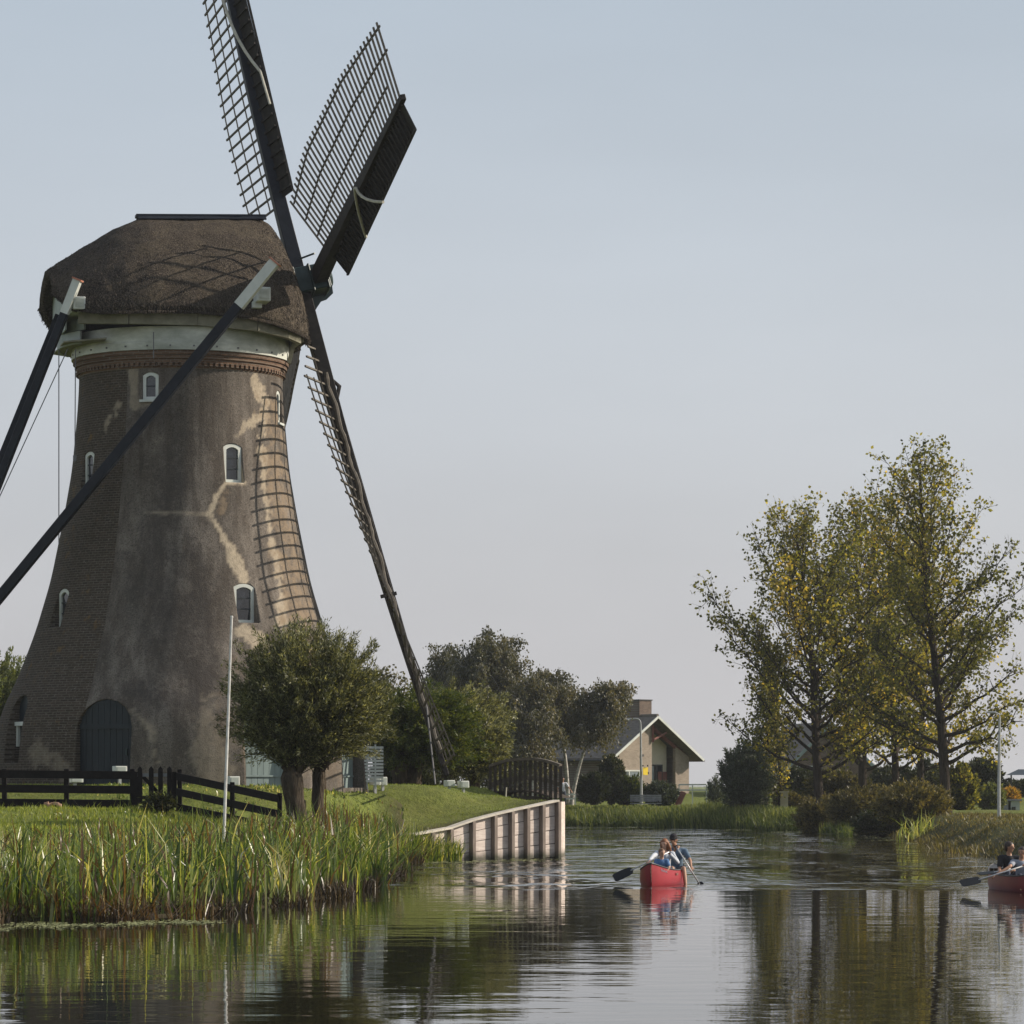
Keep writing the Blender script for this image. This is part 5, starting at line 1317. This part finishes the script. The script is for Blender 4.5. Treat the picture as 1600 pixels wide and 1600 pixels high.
hwin(W_*.5+1.4, W_*.5+2.0, hz(1230), hz(1194), 1.1, M['dark_trim'], M['glass'], mull=0)
dd_ = MB().box(H(W_*.83-.42, 1.06, .9), (.8, .06, 2.0), HX, HY).build("door", M['dark_red'], ho)
MB().bar(H(W_*.5, -.1, rh-.45), H(W_*.5, -.1, rh-1.6), .1, .14).bar(H(W_*.5+.05, -.15, rh-1.4), H(W_*.5+1.2, -.15, rh-.95), .09, .12).bar(H(W_*.5, .35, rh-.4), H(W_-.1, .35, eh-.15), .16, .2).build("porch_beam", M['dark_red'], ho)
MB().box(H(2.75, -.05, hz(1180)), (.18, .08, .14), HX, HY).build("wall_lamp", M['dark_trim'], ho)
# far house behind the poplars
dh2 = 226
c1 = P(1222, 0, dh2)[:2]; g2 = gz(*c1)
o2, H, HX, HY = house("gabled_house", "shaded gabled house half hidden behind the poplar trunks", c1, R(12), 7, 9, 2.2, 5, g2, None, None, None)
eh2 = P(0, 1206, dh2)[2]-g2; W2 = 6.4; rh2 = eh2+W2/2*.98
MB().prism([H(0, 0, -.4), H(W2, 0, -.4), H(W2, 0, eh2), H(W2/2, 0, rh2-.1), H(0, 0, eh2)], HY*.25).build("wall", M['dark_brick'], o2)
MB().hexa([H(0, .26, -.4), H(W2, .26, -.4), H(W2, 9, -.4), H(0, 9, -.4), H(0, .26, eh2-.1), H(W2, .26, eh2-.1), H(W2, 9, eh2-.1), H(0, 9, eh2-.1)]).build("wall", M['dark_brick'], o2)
for x0 in (-.5, W2+.5):
    MB().prism([H(x0, -.5, eh2-.49), H(W2/2, -.5, rh2), H(W2/2, 9.3, rh2), H(x0, 9.3, eh2-.49)], (0, 0, .15)).build("roof", M['roof_tile'], o2)
MB().bar(H(-.5, -.55, eh2-.45), H(W2/2, -.55, rh2+.05), .05, .2).bar(H(W2+.5, -.55, eh2-.45), H(W2/2, -.55, rh2+.05), .05, .2).build("bargeboard", M['door_grey'], o2)
hwin(1.0, 2.2, 1.0, 2.0, 0, M['white_paint'], M['glass'], own=o2)
wg = empty("pale_roofed_barn", P(1360, 1240, 235), "low barn with a pale grey roof glimpsed between the poplars", "barn")
MB().prism([P(1345, 1245, 234), P(1398, 1245, 232), P(1398, 1222, 232), P(1345, 1222, 234)], (0, 5, 0)).build("wall", M['dark_brick'], wg)
MB().hexa([P(1338, 1223, 231), P(1403, 1223, 229), P(1398, 1220, 238), P(1338, 1220, 240), P(1328, 1186, 236), P(1358, 1186, 235), P(1358, 1184, 240), P(1328, 1184, 241)]).build("roof", M['pale_roof'], wg)
sh = empty("garden_shed", P(1568, 1282, 195), "small grey shed with a pale side at the right edge", "shed")
MB().box(P(1560, 1267, 195), (.95, 1.2, 1.1)).build("wall", M['grey_plank'], sh)
MB().box(P(1584, 1266, 195), (.5, 1.2, 1.1)).build("side_wall", M['grey_boards'], sh)
MB().box(P(1584, 1264, 194.38), (.2, .03, .25)).build("window", M['glass'], sh)
MB().box(P(1570, 1250, 195), (1.75, 1.4, .10)).build("roof", M['grey_plank'], sh)
cp = empty("garden_canopy", P(1594, 1275, 205), "dark pitched canopy roof cut by the right edge", "canopy")
MB().hexa([P(1572, 1211, 203), P(1622, 1211, 203), P(1622, 1211, 209), P(1572, 1211, 209), P(1591, 1202, 205), P(1608, 1202, 205), P(1608, 1202, 207), P(1591, 1202, 207)]).build("roof", M['door_blue'], cp)
for u, d in ((1580, 203.5), (1615, 203.5), (1615, 208.5), (1580, 208.5)): a = P(u, 1211, d); MB().bar((a[0], d, 1.2), (a[0], d, a[2]), .08, .08).build("post", M['dark_trim'], cp)

# ------------------------------------------------------------------ street furniture on the far bank
lp = P(1002, 0, 209); lb = gz(lp[0], 209)
la = empty("street_lamp", (lp[0], 209, lb), "curved neck street lamp with a yellow sign before the bungalow", "street lamp")
tp = P(1001, 1132, 209)
MB().tube([(lp[0], 209, lb-.3), (lp[0], 209, lb+1.2), tuple(tp)], [.10, .085, .055], 8).build("post", M['metal'], la)
MB().tube(np.concatenate([bez(tp, P(1001, 1123, 209), P(993, 1123, 209), 6), [P(975, 1124.5, 209)]]), .045, 8).build("arm", M['metal'], la)
MB().box(P(975, 1125, 209), (.62, .2, .12)).build("lamp_head", M['metal'], la, bevel=.03)
ys = MB().box(P(1008.5, 1205, 208.9), (.36, .02, .46), (cos(.6), sin(.6), 0), (-sin(.6), cos(.6), 0)).build("sign_plate", M['yellow'], la)
MB().box(P(1004.5, 1196.5, 208.9), (.08, .06, .1)).box(P(1012, 1196.5, 208.9), (.08, .06, .1)).box(P(1013, 1208, 208.87), (.06, .03, .12)).build("bracket", M['dark_trim'], la)
lp2 = P(1561, 0, 143); lb2 = gz(lp2[0], 143)
l2 = empty("lamp_post", (lp2[0], 143, lb2), "plain tall grey lamp post right of the tallest poplar", "lamp post")
MB().tube([(lp2[0], 143, lb2-.3), (lp2[0], 143, lb2+1.3), tuple(P(1562, 1122, 143))], [.075, .07, .045], 8).build("post", M['metal'], l2)
MB().tube([P(1562, 1122, 143), P(1562, 1117, 143), P(1556, 1113, 143)], .035, 6).build("arm", M['metal'], l2)
MB().box(P(1549, 1113, 143), (.38, .14, .08)).build("lamp_head", M['metal'], l2, bevel=.02)
be = empty("bench", P(1009, 1258, 207), "grey slatted bench beside the street lamp", "bench")
be.location.z = gz(be.location.x, 207); ORG[be.name] = np.array(be.location)
q = MB()
for i in range(4): q.box(P(1009, 1243+i*2.8, 207.2-.0), (1.88, .04, .09))
q.build("backrest", M['grey_plank'], be)
MB().box(P(1009, 1255.5, 206.9), (1.88, .42, .05)).build("seat", M['grey_plank'], be)
for u in (989, 1029): a = P(u, 1250, 207); MB().box((a[0], 207.05, (a[2]+be.location.z)/2-.1), (.07, .4, a[2]-be.location.z+.1)).build("leg", M['dark_trim'], be)
def railing(name, label, pts, top_v, bot_v, mat, nrail=2):
    o = empty(name, P(*[pts[0][0], bot_v, pts[0][1]]), label, "railing")
    o.location.z = gz(o.location.x, o.location.y); ORG[o.name] = np.array(o.location)
    for u, d in pts:
        a = P(u, top_v, d); MB().box((a[0], d, (a[2]+gz(a[0], d))/2), (.07, .07, a[2]-gz(a[0], d))).build("post", mat, o)
    for k in range(nrail):
        v = top_v+(bot_v-top_v)*k/nrail
        for (u0, d0), (u1, d1) in zip(pts[:-1], pts[1:]): MB().bar(P(u0, v, d0), P(u1, v, d1), .06, .09).build("rail", mat, o)
    return o
railing("railing", "white railing leading right from the bungalow porch", [(1061, 214), (1082, 213), (1104, 212)], 1226, 1243, M['white_paint'])
railing("railing", "short white railing beside the walking person", [(884, 204), (899, 204)], 1241, 1255, M['white_paint'])
st_ = empty("wooden_steps", P(1061, 1258, 209), "dark red timber steps left of the white railing", "steps"); st_.location.z = gz(st_.location.x, 209); ORG[st_.name] = np.array(st_.location)
MB().bar(P(1056, 1259, 209), P(1067, 1237, 209), .08, .2).build("stringer", M['dark_red'], st_); MB().bar(P(1060, 1260, 208), P(1070, 1238, 208), .08, .2).build("stringer", M['dark_red'], st_)
for k in range(4): MB().box((P(1058+k*3, 1257-k*5.5, 208.5)), (.35, 1.0, .05)).build("tread", M['dark_red'], st_)
gp = empty("garden_wall", P(1228, 1262, 190), "short pale brick pier beside the brownish hedge", "wall"); 
MB().box(P(1225, 1252, 190), (.42, .4, 1.0)).build("pier", M['cream'], gp); MB().box(P(1225, 1237.5, 190), (.55, .5, .08)).build("coping", M['cream'], gp)
jt = empty("jetty", P(1303, 1297, 168.5), "tiny dark landing stage under the low bush", "jetty")
MB().box(P(1303, 1293, 168.2), (.9, .8, .06)).build("deck", M['grey_plank'], jt)
for u in (1292, 1314): a = P(u, 1293, 168); MB().box((a[0], 167.9, -.1), (.1, .1, .8)).build("post", M['bridge'], jt)
pm = MB(); ptsp = [(P(1500, 0, 150)[0], 150), (P(1560, 0, 134)[0], 134), (P(1620, 0, 126)[0], 126), (P(1700, 0, 122)[0], 122)]
V = []; 
for i, (x_, y_) in enumerate(ptsp):
    for dy in (-.0, 1.6): V.append((x_, y_+dy, max(gz(x_, y_), gz(x_, y_+dy))+.03))
tag(MB().add(V, [(0, 2, 3, 1), (2, 4, 5, 3), (4, 6, 7, 5)]).build("path", M['bulwark_cap'], fix=False), "pale gravel path along the right bank", "path", kind="structure")
ps = empty("marker_post", P(790, 1250, 111), "little pale stake in the lawn in front of the footbridge", "stake")
a = P(790, 1238, 113); MB().tube([(a[0], 113, gz(a[0], 113)-.1), (a[0]+.03, 113, gz(a[0], 113)+.35)], .025, 6).build("stake", M['bulwark_cap'], ps)

# ------------------------------------------------------------------ canoes and people
def canoe(label, bow, back, Lc=5.0, hb=.48, mark=False, hull=None):
    bow = np.array([bow[0], bow[1], 0.0]); ax = unit(np.array([back[0], back[1], 0.0])); lt = np.array([ax[1], -ax[0], 0.0])
    o = empty("canoe", bow+ax*Lc/2, label, "canoe", None)
    NS, NPp = 44, 20
    def pt(i, j, inner=False):
        t_ = -1+2*i/NS; at = abs(t_); w = hb*(1-at**2.3)**.75+.012; top = .33+.19*at**3.2; bot = -.13+.10*at**4
        if inner: w = max(.004, w-.022); bot = .03+.06*at**4
        p = -1+2*j/NPp; a = abs(p)
        x = w*(math.copysign(1, p))*(sin(pi/2*min(1, a*1.25)))**.7 if a > 0 else 0
        x *= 1+.06*sin(pi*a)
        z = bot+(top-bot)*(max(0, a-.15)/.85)**1.7
        # stems curve in slightly at the foot
        sh = .10*(1-(z-bot)/(top-bot+1e-6))**2*at**10
        y = (t_-math.copysign(sh*2/Lc, t_))*Lc/2
        return bow+ax*(Lc/2+y)+lt*x+np.array([0, 0, z])
    for inner, nm_, mt in ((False, "hull", hull or M['canoe']), (True, "hull_lining", M['canoe_in'])):
        V = [pt(i, j, inner) for i in range(NS+1) for j in range(NPp+1)]
        F = [(i*(NPp+1)+j, i*(NPp+1)+j+1, (i+1)*(NPp+1)+j+1, (i+1)*(NPp+1)+j) for i in range(NS) for j in range(NPp)]
        MB().add(V, F).build(nm_, mt, o, smooth=True, fix=False)
    for j in (0, NPp):
        MB().tube([pt(i, j)+np.array([0, 0, .005]) for i in range(NS+1)], .017, 6).build("gunwale", M['dark_trim'], o)
    for f_ in (.30, .70):
        i = int(NS*f_); a, b = pt(i, 0), pt(i, NPp); a = a+(b-a)*.06; b = b+(a-b)*.06; z_ = np.array([0, 0, -.10]); MB().bar(a+z_, b+z_, .22, .03).build("seat", M['canoe_in'], o)
    i = NS//2; MB().bar(pt(i, 0)-[0, 0, .03], pt(i, NPp)-[0, 0, .03], .05, .03).build("thwart", M['canoe_in'], o)
    for e_ in (0, 1):
        ii_ = range(0, 5) if e_ == 0 else range(NS-4, NS+1)
        V = []; 
        for i in ii_: V += [pt(i, 0)+[0, 0, .012], pt(i, NPp)+[0, 0, .012]]
        MB().add(V, [(2*q, 2*q+1, 2*q+3, 2*q+2) for q in range(4)]).build("deck_plate", M['dark_trim'], o)
    if mark:
        mk = MB()
        for k in range(7):
            q0 = pt(3, NPp)+(pt(6, NPp)-pt(3, NPp))*(k/7.0)+lt*.02+np.array([0, 0, -.11]); mk.bar(q0, q0+np.array([0, 0, .055 if k % 3 == 0 else .035])+ax*.02, .006, .016, up=lt)
        mk.build("lettering", M['white_mark'], o)
        q0 = pt(12, NPp)+lt*.03-np.array([0, 0, .10]); MB().bar(q0, q0+ax*.28+lt*.012, .006, .05, up=(0, 0, 1)).build("decal", M['dark_red'], o)
    return o, ax, lt, bow

def capsule(m, a, b, r1, r2, n=10):
    a = np.array(a, float); b = np.array(b, float); d = b-a; L = np.linalg.norm(d)
    if L < 1e-4: d = np.array([0, 0, 1.0]); L = 1e-4
    d = d/np.linalg.norm(d); pts = []; rr = []
    for t_ in (-1, -.92, -.7, -.38, 0): pts.append(a+d*r1*t_); rr.append(r1*math.sqrt(max(0.0004, 1-t_*t_)))
    for t_ in (0, .38, .7, .92, 1): pts.append(b+d*(r2*t_+1e-4)); rr.append(r2*math.sqrt(max(0.0004, 1-t_*t_)))
    # explicit rings, robust for short capsules
    x = np.cross(d, (0, 0, 1.0)); x = x if np.linalg.norm(x) > .05 else np.cross(d, (1.0, 0, 0)); x /= np.linalg.norm(x); y = np.cross(d, x)
    V = [p+r*(cos(2*pi*i/n)*x+sin(2*pi*i/n)*y) for p, r in zip(pts, rr) for i in range(n)]
    F = [(j*n+i, j*n+(i+1) % n, (j+1)*n+(i+1) % n, (j+1)*n+i) for j in range(9) for i in range(n)]
    F += [tuple(range(n))[::-1], tuple(range(9*n, 10*n))]
    m.add(V, F)
def blob(name, caps, mat, parent, voxel=.014, smooth=3):
    m = MB()
    for c_ in caps: capsule(m, *c_)
    tmp = m.build("tmp", None, None, org=ORG[parent.name]); r_ = tmp.modifiers.new("r", 'REMESH'); r_.mode = 'VOXEL'; r_.voxel_size = voxel
    if smooth: s_ = tmp.modifiers.new("s", 'SMOOTH'); s_.factor = .5; s_.iterations = smooth
    bpy.context.view_layer.update(); dg_ = bpy.context.evaluated_depsgraph_get()
    me = bpy.data.meshes.new_from_object(tmp.evaluated_get(dg_)); bpy.data.objects.remove(tmp); me.name = name; me.materials.clear()
    me.polygons.foreach_set("use_smooth", np.ones(len(me.polygons), bool))
    return link_mesh(name, me, mat, parent, ORG[parent.name])
def hand_caps(wr, d, palm_n, side, s=1.0, curl=.9):
    """wrist, direction of hand, palm normal, thumb side"""
    d = unit(np.array(d, float)); n = unit(np.array(palm_n, float)-np.dot(palm_n, d)*d); x = np.cross(d, n)*side; c = []
    wr = np.array(wr, float)
    for k in (-1, 0, 1): c.append((wr+x*k*.02*s, wr+d*.085*s+x*k*.026*s, .017*s, .014*s))
    for k, (off, ln) in enumerate(zip((-.034, -.012, .011, .033), (.055, .07, .075, .062))):
        a = wr+d*.088*s+x*off*s; b = a+(d*cos(curl*.6)+n*sin(curl*.6))*ln*.5*s; e_ = b+(d*cos(curl*1.9)+n*sin(curl*1.9))*ln*.5*s
        c += [(a, b, .0098*s, .0092*s), (b, e_, .0092*s, .008*s)]
    a = wr+d*.025*s+x*.03*s; b = a+(d*.6+x*.8+n*.3)*.04*s; c += [(a, b, .0125*s, .011*s), (b, b+(d*.75+n*.6)*.033*s, .011*s, .009*s)]
    return c
def person(label, J, face, skin, shirt, hair, s=1.0, legs=None, trousers=None, sleeves='short', long_hair=False, cap_=None, group=None, hair_side=(0, 0, 0), base=None, torso_r=.135, vest=False):
    J = {k: np.array(v, float) for k, v in J.items()}
    b0 = base if base is not None else J['pelvis']-np.array([0, 0, .1])
    o = empty("person", b0, label, "person", group)
    f = unit(np.array(face, float)); h = J['head']; up = np.array([0, 0, 1.0]); rt_ = np.cross(f, up); rt_ /= np.linalg.norm(rt_); up = np.cross(rt_, f)
    c = []
    c += [(h+up*.03*s-f*.012*s, h+up*.03*s+f*.012*s, .088*s, .084*s), (h-up*.01*s, h-up*.055*s+f*.03*s, .076*s, .05*s), (h-up*.075*s+f*.055*s, h-up*.078*s+f*.05*s, .026*s, .026*s)]
    c += [(h+f*.085*s+up*.012*s, h+f*.108*s-up*.012*s, .012*s, .016*s)]
    for q in (-1, 1): c += [(h+rt_*q*.083*s+up*.015*s, h+rt_*q*.086*s-up*.02*s, .016*s, .012*s)]
    c += [(h+f*.08*s-up*.04*s-rt_*.02*s, h+f*.08*s-up*.04*s+rt_*.02*s, .010*s, .010*s), (h+f*.07*s+up*.045*s-rt_*.035*s, h+f*.07*s+up*.045*s+rt_*.035*s, .016*s, .016*s)]
    c += [(J['neck'], h-up*.05*s-f*.01*s, .056*s, .052*s)]
    shm = (J['shL']+J['shR'])/2
    c += [(J['pelvis'], J['pelvis']*.45+shm*.55, .125*s, .125*s), (J['pelvis']*.45+shm*.55, shm-up*.05*s, .125*s, .12*s), (J['shL'], J['shR'], .062*s, .062*s), (shm, J['neck'], .08*s, .055*s)]
    for q in 'LR':
        c += [(J['sh'+q], J['el'+q], .050*s, .038*s), (J['el'+q], J['ha'+q], .038*s, .026*s)]
        c += hand_caps(J['ha'+q], J['ha'+q]-J['el'+q], J.get('pn', np.array([0, 0, -1.0])), 1 if q == 'L' else -1, s)
    if legs:
        for (hp, kn, an, toe) in legs:
            c += [(hp, kn, .085*s, .055*s), (kn, np.array(kn)*.6+np.array(an)*.4, .054*s, .052*s), (np.array(kn)*.6+np.array(an)*.4, an, .052*s, .034*s), (an, toe, .038*s, .026*s)]
    blob("body", c, skin, o, .0125, 2)
    ey = MB()
    for q in (-1, 1): ec = h+f*.082*s+up*.018*s+rt_*q*.032*s; capsule(ey, ec-rt_*.006*s, ec+rt_*.006*s, .0085*s, .0085*s, 6)
    ey.build("eyes", M['eye'], o, smooth=True)
    # hair
    hc = [(h+up*.05*s-f*.03*s, h+up*.045*s-f*.0*s, .092*s, .088*s), (h-up*.01*s-f*.045*s, h-up*.045*s-f*.05*s, .075*s, .06*s)]
    for q in (-1, 1): hc.append((h+up*.05*s+rt_*q*.05*s+f*.01*s, h+rt_*q*.068*s-f*.012*s, .045*s, .028*s))
    if long_hair:
        hs_ = np.array(hair_side, float)
        for q in (-1, 1): hc += [(h+up*.03*s+rt_*q*.06*s-f*.02*s, h-up*.09*s+rt_*q*.085*s-f*.03*s+hs_*.4, .06*s, .055*s), (h-up*.09*s+rt_*q*.085*s-f*.03*s+hs_*.4, h-up*.22*s+rt_*q*.07*s-f*.04*s+hs_, .055*s, .035*s)]
        hc.append((h-up*.02*s-f*.06*s, h-up*.22*s-f*.07*s+hs_, .08*s, .06*s))
    blob("hair", hc, hair, o, .014, 2)
    if cap_ is not None:
        blob("cap", [(h+up*.07*s-f*.02*s, h+up*.065*s+f*.01*s, .097*s, .094*s), (h+up*.058*s+f*.08*s-rt_*.04*s, h+up*.058*s+f*.08*s+rt_*.04*s, .028*s, .028*s), (h+up*.05*s+f*.12*s-rt_*.03*s, h+up*.05*s+f*.12*s+rt_*.03*s, .018*s, .018*s)], cap_, o, .014, 2)
    g = .014*s
    sc_ = [(J['pelvis']+up*.02, J['pelvis']*.5+shm*.5, .125*s+g, .125*s+g), (J['pelvis']*.5+shm*.5, shm-up*.06*s, .125*s+g, .122*s+g), (J['shL'], J['shR'], .064*s+g, .064*s+g)]
    for q in 'LR':
        el = J['el'+q]; sh = J['sh'+q]
        if vest: continue
        if sleeves == 'short': sc_.append((sh, sh+(el-sh)*.62, .056*s+g, .052*s+g))
        elif sleeves == 'long': sc_ += [(sh, el, .054*s+g, .042*s+g), (el, el+(J['ha'+q]-el)*.85, .042*s+g, .034*s+g)]
    blob("shirt", sc_, shirt, o, .016, 3)
    if trousers and legs:
        tc_ = [(J['pelvis']-rt_*.05, J['pelvis']+rt_*.05, .135*s, .135*s)]
        for (hp, kn, an, toe) in legs:
            kn = np.array(kn, float); hp = np.array(hp, float); an = np.array(an, float)
            tc_.append((hp, hp+(kn-hp)*(.8 if trousers[1] == 'short' else 1), .098*s, (.08 if trousers[1] == 'short' else .066)*s))
            if trousers[1] == 'long': tc_.append((kn, kn+(an-kn)*.92, .066*s, .05*s))
        blob("trousers" if trousers[1] == 'long' else "shorts", tc_, trousers[0], o, .016, 2)
    return o
def paddle(label, top, neck, tip, blade_w=.20, group=None, nrm=(0, -1, .3)):
    top, neck, tip = (np.array(q, float) for q in (top, neck, tip)); o = empty("paddle", neck, label, "paddle", group)
    d = unit(tip-neck); n = unit(np.array(nrm, float)-np.dot(nrm, d)*d); x = np.cross(d, n); L = np.linalg.norm(tip-neck)
    MB().tube([top, neck+d*.06], .0155, 8).build("shaft", M['paddle_shaft'], o, smooth=True)
    MB().bar(top-x*.05, top+x*.05, .03, .03).build("grip", M['paddle_blade'], o, bevel=.008)
    out = [(0, .02), (.08, .38), (.25, .46), (.6, .5), (.9, .48), (1.0, .36)]
    poly = [neck+d*L*a+x*blade_w*b for a, b in out]+[neck+d*L*a-x*blade_w*b for a, b in out[::-1]]
    MB().prism([p-n*.006 for p in poly], n*.012).build("blade", M['paddle_blade'], o)
    return o

c1o, ax1, lt1, bow1 = canoe("red canoe coming head on with a child, a woman and a man aboard", P(1017, 0, 79.2)[:2], (sin(R(9)), cos(R(9))), hb=.45, mark=True)
def Q(u, v, d): return P(u, v, d)
# child
hc_ = Q(1034, 1333, 80.0)
person("small child in a blue life vest sitting in the bow of the red canoe", dict(head=hc_, neck=hc_+[0, .03, -.12], shL=hc_+[.115, .03, -.19], shR=hc_+[-.115, .05, -.19], elL=hc_+[.17, -.05, -.33], haL=hc_+[.10, -.12, -.42], elR=hc_+[-.16, -.05, -.33], haR=hc_+[-.08, -.13, -.42], pelvis=hc_+[.02, .12, -.50]),
       (.42, -.88, -.12), M['skin'], M['c_blue'], M['hair_brown'], s=.84, sleeves='short', legs=[(hc_+[-.05, .1, -.52], hc_+[-.07, -.06, -.46], hc_+[-.05, .0, -.66], hc_+[-.05, -.06, -.67]), (hc_+[.07, .1, -.52], hc_+[.06, -.06, -.46], hc_+[.05, .0, -.66], hc_+[.05, -.06, -.67])])
# woman
hw_ = Q(1038, 1319, 80.7)
elR = Q(1020, 1338, 80.45); haR = Q(1014.5, 1346, 80.05); haL = Q(1045.5, 1333.5, 80.25)
person("woman with long auburn hair paddling in the bow of the red canoe", dict(head=hw_, neck=hw_+[.0, .04, -.14], shL=hw_+[.185, .05, -.23], shR=hw_+[-.165, .05, -.22], elL=hw_+[.30, -.12, -.42], haL=haL, elR=elR, haR=haR, pelvis=hw_+[.03, .13, -.66]),
       (-.35, -.90, -.22), M['skin'], M['c_pale'], M['hair_auburn'], s=.97, sleeves='long', long_hair=True, hair_side=(.05, 0, -.02),
       legs=[(hw_+[-.08, .05, -.70], hw_+[-.16, -.22, -.58], hw_+[-.14, -.12, -.88], hw_+[-.14, -.24, -.89]), (hw_+[.12, .05, -.70], hw_+[.13, -.22, -.58], hw_+[.08, -.12, -.88], hw_+[.06, -.24, -.89])], trousers=(M['c_jeans'], 'long'))
# man
hm_ = Q(1052.5, 1313, 82.0); 
haRm = Q(1057, 1325, 81.45); haLm = Q(1080, 1355, 81.6)
person("man in a cap and blue grey shirt steering from the stern of the red canoe", dict(head=hm_, neck=hm_+[.03, .05, -.14], shL=hm_+[.27, .08, -.26], shR=hm_+[-.07, .1, -.24], elL=Q(1078.5, 1345, 81.9), haL=haLm, elR=hm_+[-.12, -.12, -.44], haR=haRm, pelvis=hm_+[.08, .25, -.72]),
       (-.25, -.95, -.15), M['skin_tan'], M['c_denim'], M['hair_dark'], s=1.04, sleeves='short', cap_=M['c_black'],
       legs=[(hm_+[.16, .12, -.72], Q(1068.0, 1357.0, 81.3), Q(1071.5, 1384, 81.1), Q(1070.5, 1392, 80.95)), (hm_+[-.0, .12, -.74], hm_+[-.05, -.35, -.66], hm_+[-.05, -.5, -.93], hm_+[-.05, -.65, -.95])], trousers=(M['c_jeans'], 'short'))
paddle("paddle with a black blade held out to the left of the red canoe", Q(1046, 1331, 80.15), Q(989, 1358.5, 80.0), Q(959, 1372.5, 79.9), .21, "canoe paddles", nrm=(.1, -1, .5))
paddle("paddle held steeply by the man, its blade under water", Q(1056, 1322, 81.35), Q(1091, 1378, 81.3), Q(1106, 1402, 81.3), .2, "canoe paddles")

bw2 = np.array([11.55, 73.6]); c2o, ax2, lt2, bow2 = canoe("red canoe, its hull colour darkened for shade, with two paddlers cut by the right edge of the picture", bw2, (-.12, .993), hull=M['canoe_shaded'])
hb_ = Q(1577.5, 1324, 77.0)
person("man in a black shirt sitting in the canoe at the right edge", dict(head=hb_, neck=hb_+[-.01, .04, -.15], shL=hb_+[.20, .03, -.25], shR=hb_+[-.19, .05, -.24], elL=hb_+[.25, -.1, -.5], haL=hb_+[.06, -.28, -.50], elR=hb_+[-.24, -.08, -.5], haR=Q(1563, 1360, 76.5), pelvis=hb_+[0, .1, -.66]),
       (.85, -.5, -.05), M['skin_tan'], M['c_black'], M['hair_dark'], s=1.02, sleeves='short',
       legs=[(hb_+[-.08, .0, -.68], hb_+[-.1, -.4, -.56], hb_+[-.1, -.5, -.86], hb_+[-.1, -.65, -.88]), (hb_+[.1, 0, -.68], hb_+[.12, -.4, -.56], hb_+[.12, -.5, -.86], hb_+[.12, -.65, -.88])], trousers=(M['c_jeans'], 'long'))
hg_ = Q(1597, 1332, 75.3)
person("dark haired paddler in a grey shirt half outside the right edge", dict(head=hg_, neck=hg_+[-.01, .04, -.14], shL=hg_+[.16, .06, -.24], shR=hg_+[-.19, .04, -.22], elL=hg_+[.2, -.15, -.4], haL=Q(1603, 1353, 74.9), elR=Q(1578, 1354, 75.0), haR=Q(1556, 1367, 74.85), pelvis=hg_+[.02, .15, -.6]),
       (-.5, -.85, -.1), M['skin_tan'], M['c_grey'], M['hair_dark'], s=.95, sleeves='short',
       legs=[(hg_+[-.08, .05, -.62], hg_+[-.1, -.35, -.5], hg_+[-.1, -.45, -.78], hg_+[-.1, -.6, -.80]), (hg_+[.1, .05, -.62], hg_+[.12, -.35, -.5], hg_+[.12, -.45, -.78], hg_+[.12, -.6, -.80])], trousers=(M['c_jeans'], 'long'))
paddle("nearer black bladed paddle dipping left of the right edge canoe", Q(1606, 1351, 74.9), Q(1533, 1374, 74.8), Q(1501, 1380.5, 74.7), .22, "canoe paddles", nrm=(.1, -.8, .9))
paddle("farther paddle held almost edge on behind the nearer one", Q(1580, 1357, 76.6), Q(1557, 1362.5, 76.4), Q(1528, 1365.5, 76.3), .2, "canoe paddles", nrm=(0, -.25, 1))

# passer-by on the far bank
pb = P(880, 1258, 204); pg = gz(pb[0], 204); hp_ = np.array([pb[0]-.02, 204, pg+1.60])
person("person in a white shirt and dark trousers standing on the far bank by the bridge", dict(head=hp_, neck=hp_+[-.0, 0, -.15], shL=hp_+[.2, 0, -.24], shR=hp_+[-.2, 0, -.24], elL=hp_+[.36, -.05, -.48], haL=hp_+[.5, -.15, -.68], elR=hp_+[-.3, 0, -.5], haR=hp_+[-.28, -.15, -.72], pelvis=hp_+[.0, 0, -.72]),
       (.3, -.95, -.1), M['skin_tan'], M['c_white'], M['hair_dark'], s=1.0, sleeves='short', base=(pb[0], 204, pg),
       legs=[(hp_+[-.1, 0, -.78], hp_+[-.12, -.06, -1.15], hp_+[-.12, .04, -1.53], hp_+[-.12, -.12, -1.57]), (hp_+[.1, 0, -.78], hp_+[.14, -.12, -1.15], hp_+[.16, -.06, -1.53], hp_+[.16, -.22, -1.57])], trousers=(M['c_jeans'], 'long'))

# ------------------------------------------------------------------ haze over the fields
hz_ = MB().box((0, 2000, 12.5), (9000, 5000, 31))
t = NT("thin_haze"); t.n.remove(t.b)
pv = t.n.new("ShaderNodeVolumePrincipled"); pv.inputs["Density"].default_value = .00016; pv.inputs["Color"].default_value = (.86, .90, .96, 1); pv.inputs["Anisotropy"].default_value = .3
t.link(pv.outputs[0], t.out.inputs["Volume"])
hzo = hz_.build("haze", t.m, org=(0, 0, 0))
tag(hzo, "thin pale haze in the air over the canal and fields", "haze", kind="stuff")
